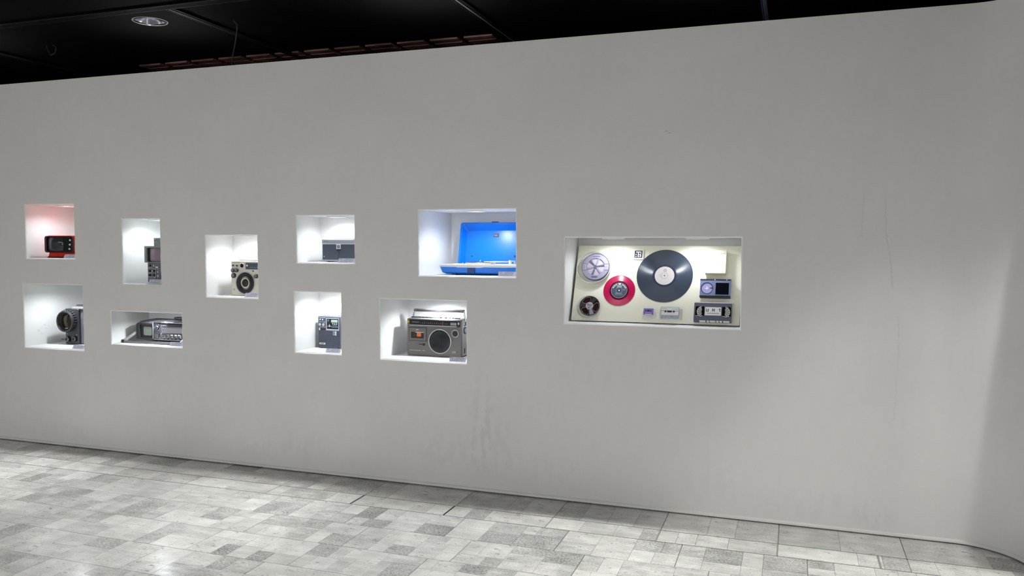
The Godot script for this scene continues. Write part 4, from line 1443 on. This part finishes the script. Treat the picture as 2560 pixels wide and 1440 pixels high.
	part(br, "lower_flange", lathe([Vector2(0.0, 0.008), Vector2(0.0765, 0.008), Vector2(0.0765, 0.0105), Vector2(0.0, 0.0105)], 64), M.reel_dark, rc)
	part(br, "tape", lathe([Vector2(0.070, 0.010), Vector2(0.070, 0.020)], 64), M.tape_brown, rc)
	part(br, "upper_flange", lathe([Vector2(0.049, 0.021), Vector2(0.049, 0.024), Vector2(0.0755, 0.024), Vector2(0.077, 0.0225), Vector2(0.0765, 0.021), Vector2(0.049, 0.021)], 64), M.reel_grey, rc)
	part(br, "flange_rim", ring(0.0735, 0.0775, 0.0215, 0.0252, 64), M.reel_dark, rc)
	part(br, "core", lathe([Vector2(0.049, 0.019), Vector2(0.020, 0.021), Vector2(0.0, 0.021)], 48), M.reel_pale, rc)
	for k in 6:
		var a := TAU * k / 6 + 0.26
		part(br, "spoke", prism(PackedVector2Array([Vector2(0.006, -0.0035), Vector2(0.048, -0.008), Vector2(0.048, 0.004), Vector2(0.006, 0.0035)]), 0.020, 0.0236, 0.001), M.reel_grey if k % 2 else M.reel_dark, rc, Vector3(0, 0, a))
	part(br, "hub", ring(0.004, 0.009, 0.02, 0.0255, 24), M.reel_dark, rc)
	for s in [-1, 1]:
		rr(br, "label_window", M.reel_pale, 12.5 + s * 60 - 8, -17, 12.5 + s * 60 + 8, 14, 23.5, 24.6, 0.002)
		rr(br, "label_panel", M.reel_grey, 12.5 + s * 60 - 5, -13, 12.5 + s * 60 + 5, 10, 24.2, 25, 0.001)
		rr(br, "window_edge", M.reel_dark, 12.5 + s * 60 - 10, -20, 12.5 + s * 60 + 10, -18, 23.5, 25, 0)
		rr(br, "window_edge", M.reel_dark, 12.5 + s * 60 - 12, 15, 12.5 + s * 60 + 12, 17, 23.5, 25, 0)
	dashes(br, "lettering", M.reel_dark, -8, 34, 57, 5, 24.2, 61)
	rr(br, "flange_panel", M.reel_dark, -6, -62, 30, -54, 23.8, 24.6, 0.002)
	# small reel
	var sr := on_panel("small_tape_reel", "small brown tape reel with three spokes in a clear round case", "tape reel", -1.036, 0.070)
	part(sr, "case", lathe([Vector2(0.0, 0.0005), Vector2(0.063, 0.0005), Vector2(0.0655, 0.003), Vector2(0.0655, 0.018)], 56), M.clear)
	part(sr, "case_rim", ring(0.0635, 0.0670, 0.014, 0.020, 56), M.clear_rim)
	part(sr, "case_rim", ring(0.0615, 0.0645, 0.0005, 0.005, 56), M.clear_rim)
	var r2 := Vector3(0.008, 0.006, 0)
	part(sr, "mount", knob(0.02, 0.012), M.reel_pale, r2)
	part(sr, "tape", lathe([Vector2(0.0, 0.009), Vector2(0.050, 0.009), Vector2(0.050, 0.019), Vector2(0.0, 0.019)], 56), M.tape_brown, r2)
	part(sr, "flange_rim", ring(0.0500, 0.0560, 0.018, 0.0235, 60), M.charcoal, r2)
	part(sr, "rim_edge", ring(0.0545, 0.0572, 0.017, 0.0222, 60), M.clear_rim, r2)
	part(sr, "hub", lathe([Vector2(0.0205, 0.018), Vector2(0.0205, 0.0245), Vector2(0.018, 0.0255), Vector2(0.0, 0.0255)], 40), M.reel_pale, r2)
	part(sr, "hub_ring", ring(0.007, 0.010, 0.025, 0.028, 28), M.chrome_dull, r2)
	for k in 3:
		var a := TAU * k / 3 + 0.3
		kn(sr, "hub_hole", M.charcoal, 8 + cos(a) * 14, 6 + sin(a) * 14, 25, 2.6, 0.8)
	for k in 3:
		var a := deg_to_rad([62.0, 175.0, 292.0][k])
		part(sr, "spoke", prism(PackedVector2Array([Vector2(0.018, -0.008), Vector2(0.0525, -0.015), Vector2(0.0525, 0.011), Vector2(0.018, 0.007)]), 0.0185, 0.0228, 0.001), M.reel_grey if k == 2 else M.charcoal, r2, Vector3(0, 0, a))
		var e := []
		for q in [[0.0200, 62 + 27], [0.042, 62 + 22], [0.0505, 62 + 34], [0.0515, 62 + 60], [0.0505, 62 + 84], [0.042, 62 + 96], [0.024, 62 + 86], [0.0200, 62 + 60]]:
			var b := deg_to_rad(q[1] - 62.0) + a
			e.append(Vector3(cos(b), sin(b), 0) * q[0] + Vector3(0, 0, 0.0205))
		e.append(e[0])
		part(sr, "window_edge", tube(bent(e), 0.0011, 6), M.chrome_dull, r2)
	# white box
	var wb := on_panel("white_cartridge_box", "plain cream white box with faint print fixed above the videotapes", "box", -0.379, 0.331)
	part(wb, "box", prism(rrect(-0.052, -0.064, 0.052, 0.064, 0.0015), 0.006, 0.036, 0.001), M.panel)
	part(wb, "mount", prism(rrect(-0.035, -0.045, 0.035, 0.045, 0.001), 0.0, 0.007), M.panel)
	dashes(wb, "lettering", M.mark_grey, 6, 46, 44, 2, 36, 71)
	kn(wb, "dot", M.mark_grey, 5, -12, 35.6, 2, 1)
	# beta tape
	var bt := on_panel("beta_videotape", "slate-blue videotape with one round window and one dark square window", "videotape", -0.3755, 0.186)
	part(bt, "shell", prism(rrect(-0.0765, -0.0475, 0.0765, 0.0475, 0.002), 0.010, 0.036, 0.0015), M.beta)
	part(bt, "mount", prism(rrect(-0.05, -0.03, 0.05, 0.03, 0.001), 0.0, 0.011), M.panel)
	rr(bt, "spine", M.beta_dark, -77, 42, 77, 48.5, 11, 37, 0.001)
	rr(bt, "lower_edge", M.beta_dark, -77, -48.5, 77, -41, 11, 36.6, 0.001)
	kn(bt, "guide_pin", M.white, -3, 45, 36.5, 2.6, 1)
	kn(bt, "guide_pin", M.white, 56, 45, 36.5, 2.6, 1)
	var wc := Vector3(-0.0415, 0.0, 0.036)
	part(bt, "round_window", lathe([Vector2(0.031, 0.0003), Vector2(0.0, 0.0003)], 48), M.beta_ring, wc)
	part(bt, "reel", lathe([Vector2(0.0265, 0.0002), Vector2(0.0265, 0.0012), Vector2(0.0, 0.0012)], 44), M.beta_hub, wc + Vector3(0.001, -0.003, 0))
	part(bt, "reel_rim", ring(0.0245, 0.0268, 0.0008, 0.002, 44), M.slate_light, wc + Vector3(0.001, -0.003, 0))
	part(bt, "reel_star", prism(PackedVector2Array([Vector2(0.0, -0.012), Vector2(0.003, -0.003), Vector2(0.020, 0.001), Vector2(0.003, 0.003), Vector2(-0.001, 0.014), Vector2(-0.004, 0.003), Vector2(-0.018, 0.0), Vector2(-0.004, -0.003)]), 0.0008, 0.002), M.white, wc + Vector3(0.001, -0.003, 0))
	part(bt, "reel_notch", prism(PackedVector2Array([Vector2(0.008, 0.002), Vector2(0.028, -0.001), Vector2(0.028, 0.006)]), 0.0008, 0.0024), M.beta_ring, wc + Vector3(0.001, -0.003, 0))
	rr(bt, "square_window", M.window_dark, 2, -35, 68, 29, 35, 36.6, 0.001)
	part(bt, "window_frame", frame(rrect(-0.0005, -0.038, 0.0705, 0.032, 0.001), rrect(0.002, -0.035, 0.068, 0.029, 0.001), 0.035, 0.0372), M.beta)
	# VHS tape
	var vh := on_panel("wide_videotape", "wide dark videotape with two windows and a white label", "videotape", -0.382, 0.058)
	part(vh, "shell", prism(rrect(-0.0935, -0.050, 0.0935, 0.048, 0.002), 0.010, 0.035, 0.0015), M.vhs)
	part(vh, "mount", prism(rrect(-0.05, -0.03, 0.05, 0.03, 0.001), 0.0, 0.011), M.panel)
	rr(vh, "spine", M.label_pale, -93, 47, 93, 52, 11, 35, 0.001)
	rr(vh, "label", M.white, -38, -19, 42, 25, 34.5, 35.8, 0.001)
	var tz := 0.0360
	text(vh, "lettering", "U", 0.022, M.mark_dark, Vector3(-0.0265, 0.008, tz))
	text(vh, "lettering", "H", 0.022, M.mark_dark, Vector3(0.003, 0.009, tz))
	text(vh, "lettering", "1", 0.022, M.mark_dark, Vector3(0.034, 0.010, tz))
	dashes(vh, "label_print", M.mark_grey, -28, 32, -10, 4, 35.8, 81)
	for s in [-1, 1]:
		var ox := -64.0 if s < 0 else 68.0
		var wn := rr(vh, "window", M.window_dark, ox - 22, -24, ox + 22, 28, 34.5, 35.6, 0.005)
		var arc := circle(0.0, 0.0, 0.030, 24, -1.35 if s > 0 else PI - 1.35, 1.35 if s > 0 else PI + 1.35)
		part(wn, "reel", prism(arc, 0.0, 0.0008), M.ivory, Vector3((ox + (-12 if s > 0 else 15)) * 0.001, 0.0, 0.0354))
		for k in 6:
			var a := -1.15 + k * 0.46 + (0.0 if s > 0 else PI)
			part(wn, "reel_spoke", prism(PackedVector2Array([Vector2(0.008, -0.001), Vector2(0.027, -0.0032), Vector2(0.027, 0.0032), Vector2(0.008, 0.001)]), 0.0006, 0.0012), M.mark_grey, Vector3((ox + (-12 if s > 0 else 15)) * 0.001, 0.0, 0.0354), Vector3(0, 0, a))
		rr(wn, "window_pale_edge", M.ivory, ox - 20, -24, ox + 16, -21, 35.2, 36.2, 0.001)  # pale strip along the lower edge of each window
	rr(vh, "flap", M.vhs, -93, -52, -67, -46, 12, 36, 0.001)
	for q in [[-64, -34], [-28, -16], [-12, 16], [20, 32], [36, 48], [54, 84]]:
		rr(vh, "flap_edge", M.white, q[0], -52, q[1], -47.5, 14, 36, 0.001)
	# micro cassette and compact cassette on clear stands
	var mc := on_panel("micro_cassette", "tiny purple cassette on a clear stand", "cassette", -0.7075, 0.049)
	rr(mc, "shell", M.purple_top, -26, -17, 26, 17, 32, 40, 0.003, 0.001)
	rr(mc, "label", M.purple_low, -25, -15, 25, 0, 39.4, 40.6, 0.002)
	rr(mc, "window", M.mark_dark, -7, 1, 6, 8, 39.6, 40.8, 0.001)
	for x in [-14, 13]:
		kn(mc, "tape_hub", M.beta_ring, x, 4, 39.6, 3.6, 1.4)
	dashes(mc, "label_print", M.white, -16, 16, -8, 2.4, 40.6, 91)
	rr(mc, "lower_edge", M.white, -18, -17, 18, -14, 39.6, 41, 0)
	clear_stand(mc, 0.024, 0.030)
	var cc := on_panel("compact_cassette", "white compact cassette on a clear stand between the purple cassette and videotape", "cassette", -0.5965, 0.0455)
	rr(cc, "shell", M.slate_light, -48, -30, 48, 31, 30, 40, 0.003, 0.001)
	rr(cc, "label", M.white, -44, -13, 44, 27, 39.6, 40.8, 0.002)
	rr(cc, "label_line", M.mark_grey, -44, 9, 44, 11, 40.4, 41.2, 0)
	rr(cc, "window", M.mark_dark, -14, 2, 10, 11, 40.6, 42, 0.001)
	for x in [-23, 20]:
		kn(cc, "tape_hub", M.charcoal, x, 6.5, 40.6, 5.2, 1.4)
	rr(cc, "head_plate", M.slate_light, -32, -29, 32, -15, 40, 43, 0.001, 0.001)
	for x in [-18, 8, 18]:
		kn(cc, "pin_hole", M.charcoal, x, -23, 42.6, 1.8, 1)
	dashes(cc, "label_print", M.mark_grey, -40, -14, 19, 2, 40.8, 95)
	dashes(cc, "label_print", M.mark_grey, 10, 40, 19, 2, 40.8, 96)
	clear_stand(cc, 0.047, 0.052)

func clear_stand(parent: Node, hw: float, hh: float):
	# bent acrylic: a back plate on the board and a wedge that holds the cassette out
	var st := new_st()
	add_prism(st, rrect(-hw - 0.012, -0.028, hw + 0.012, hh - 0.02, 0.003), 0.0, 0.003)
	add_prism(st, PackedVector2Array([Vector2(-hw * 0.55, -0.026), Vector2(hw * 0.55, -0.026), Vector2(hw * 0.9, hh - 0.03), Vector2(-hw * 0.9, hh - 0.03)]), 0.003, 0.031)
	part(parent, "clear_stand", st.commit(), M.clear)

# ---------------------------------------------------------------- caption cards
func build_cards():
	var rows := {"television": [-4.606, "red television"], "camera": [-4.552, "grey broadcast camera"], "monitor": [-3.891, "grey-green field monitor"], "combo": [-3.734, "television radio with the folding stand"],
		"cream_radio": [-3.150, "cream radio"], "slate_radio": [-2.482, "low slate-blue radio"], "grey_radio": [-2.579, "dark grey upright radio"], "player": [-1.482, "blue record player"], "recorder": [-1.775, "radio cassette recorder"]}
	for n in rows.keys():
		var w: float = 0.055 if n == "slate_radio" else 0.050
		var t := thing("caption_card", "small printed caption card in front of the " + rows[n][1], "card", Vector3(rows[n][0], base_of(n), -0.030), "caption cards in the niches")
		t.rotation.x = -0.45
		var st := new_st()
		var h := 0.028
		add_box(st, Vector3(-w, 0, -0.002), Vector3(w, h, 0))
		part(t, "card_back", st.commit(), M.white)
		var s2 := new_st()
		quad(s2, Vector3(-w, 0, 0.0004), Vector3(w, 0, 0.0004), Vector3(w, h, 0.0004), Vector3(-w, h, 0.0004), Vector3(0, 0, 1), [Vector2(0, 1), Vector2(1, 1), Vector2(1, 0), Vector2(0, 0)])
		part(t, "print", s2.commit(), M.lavender_card)
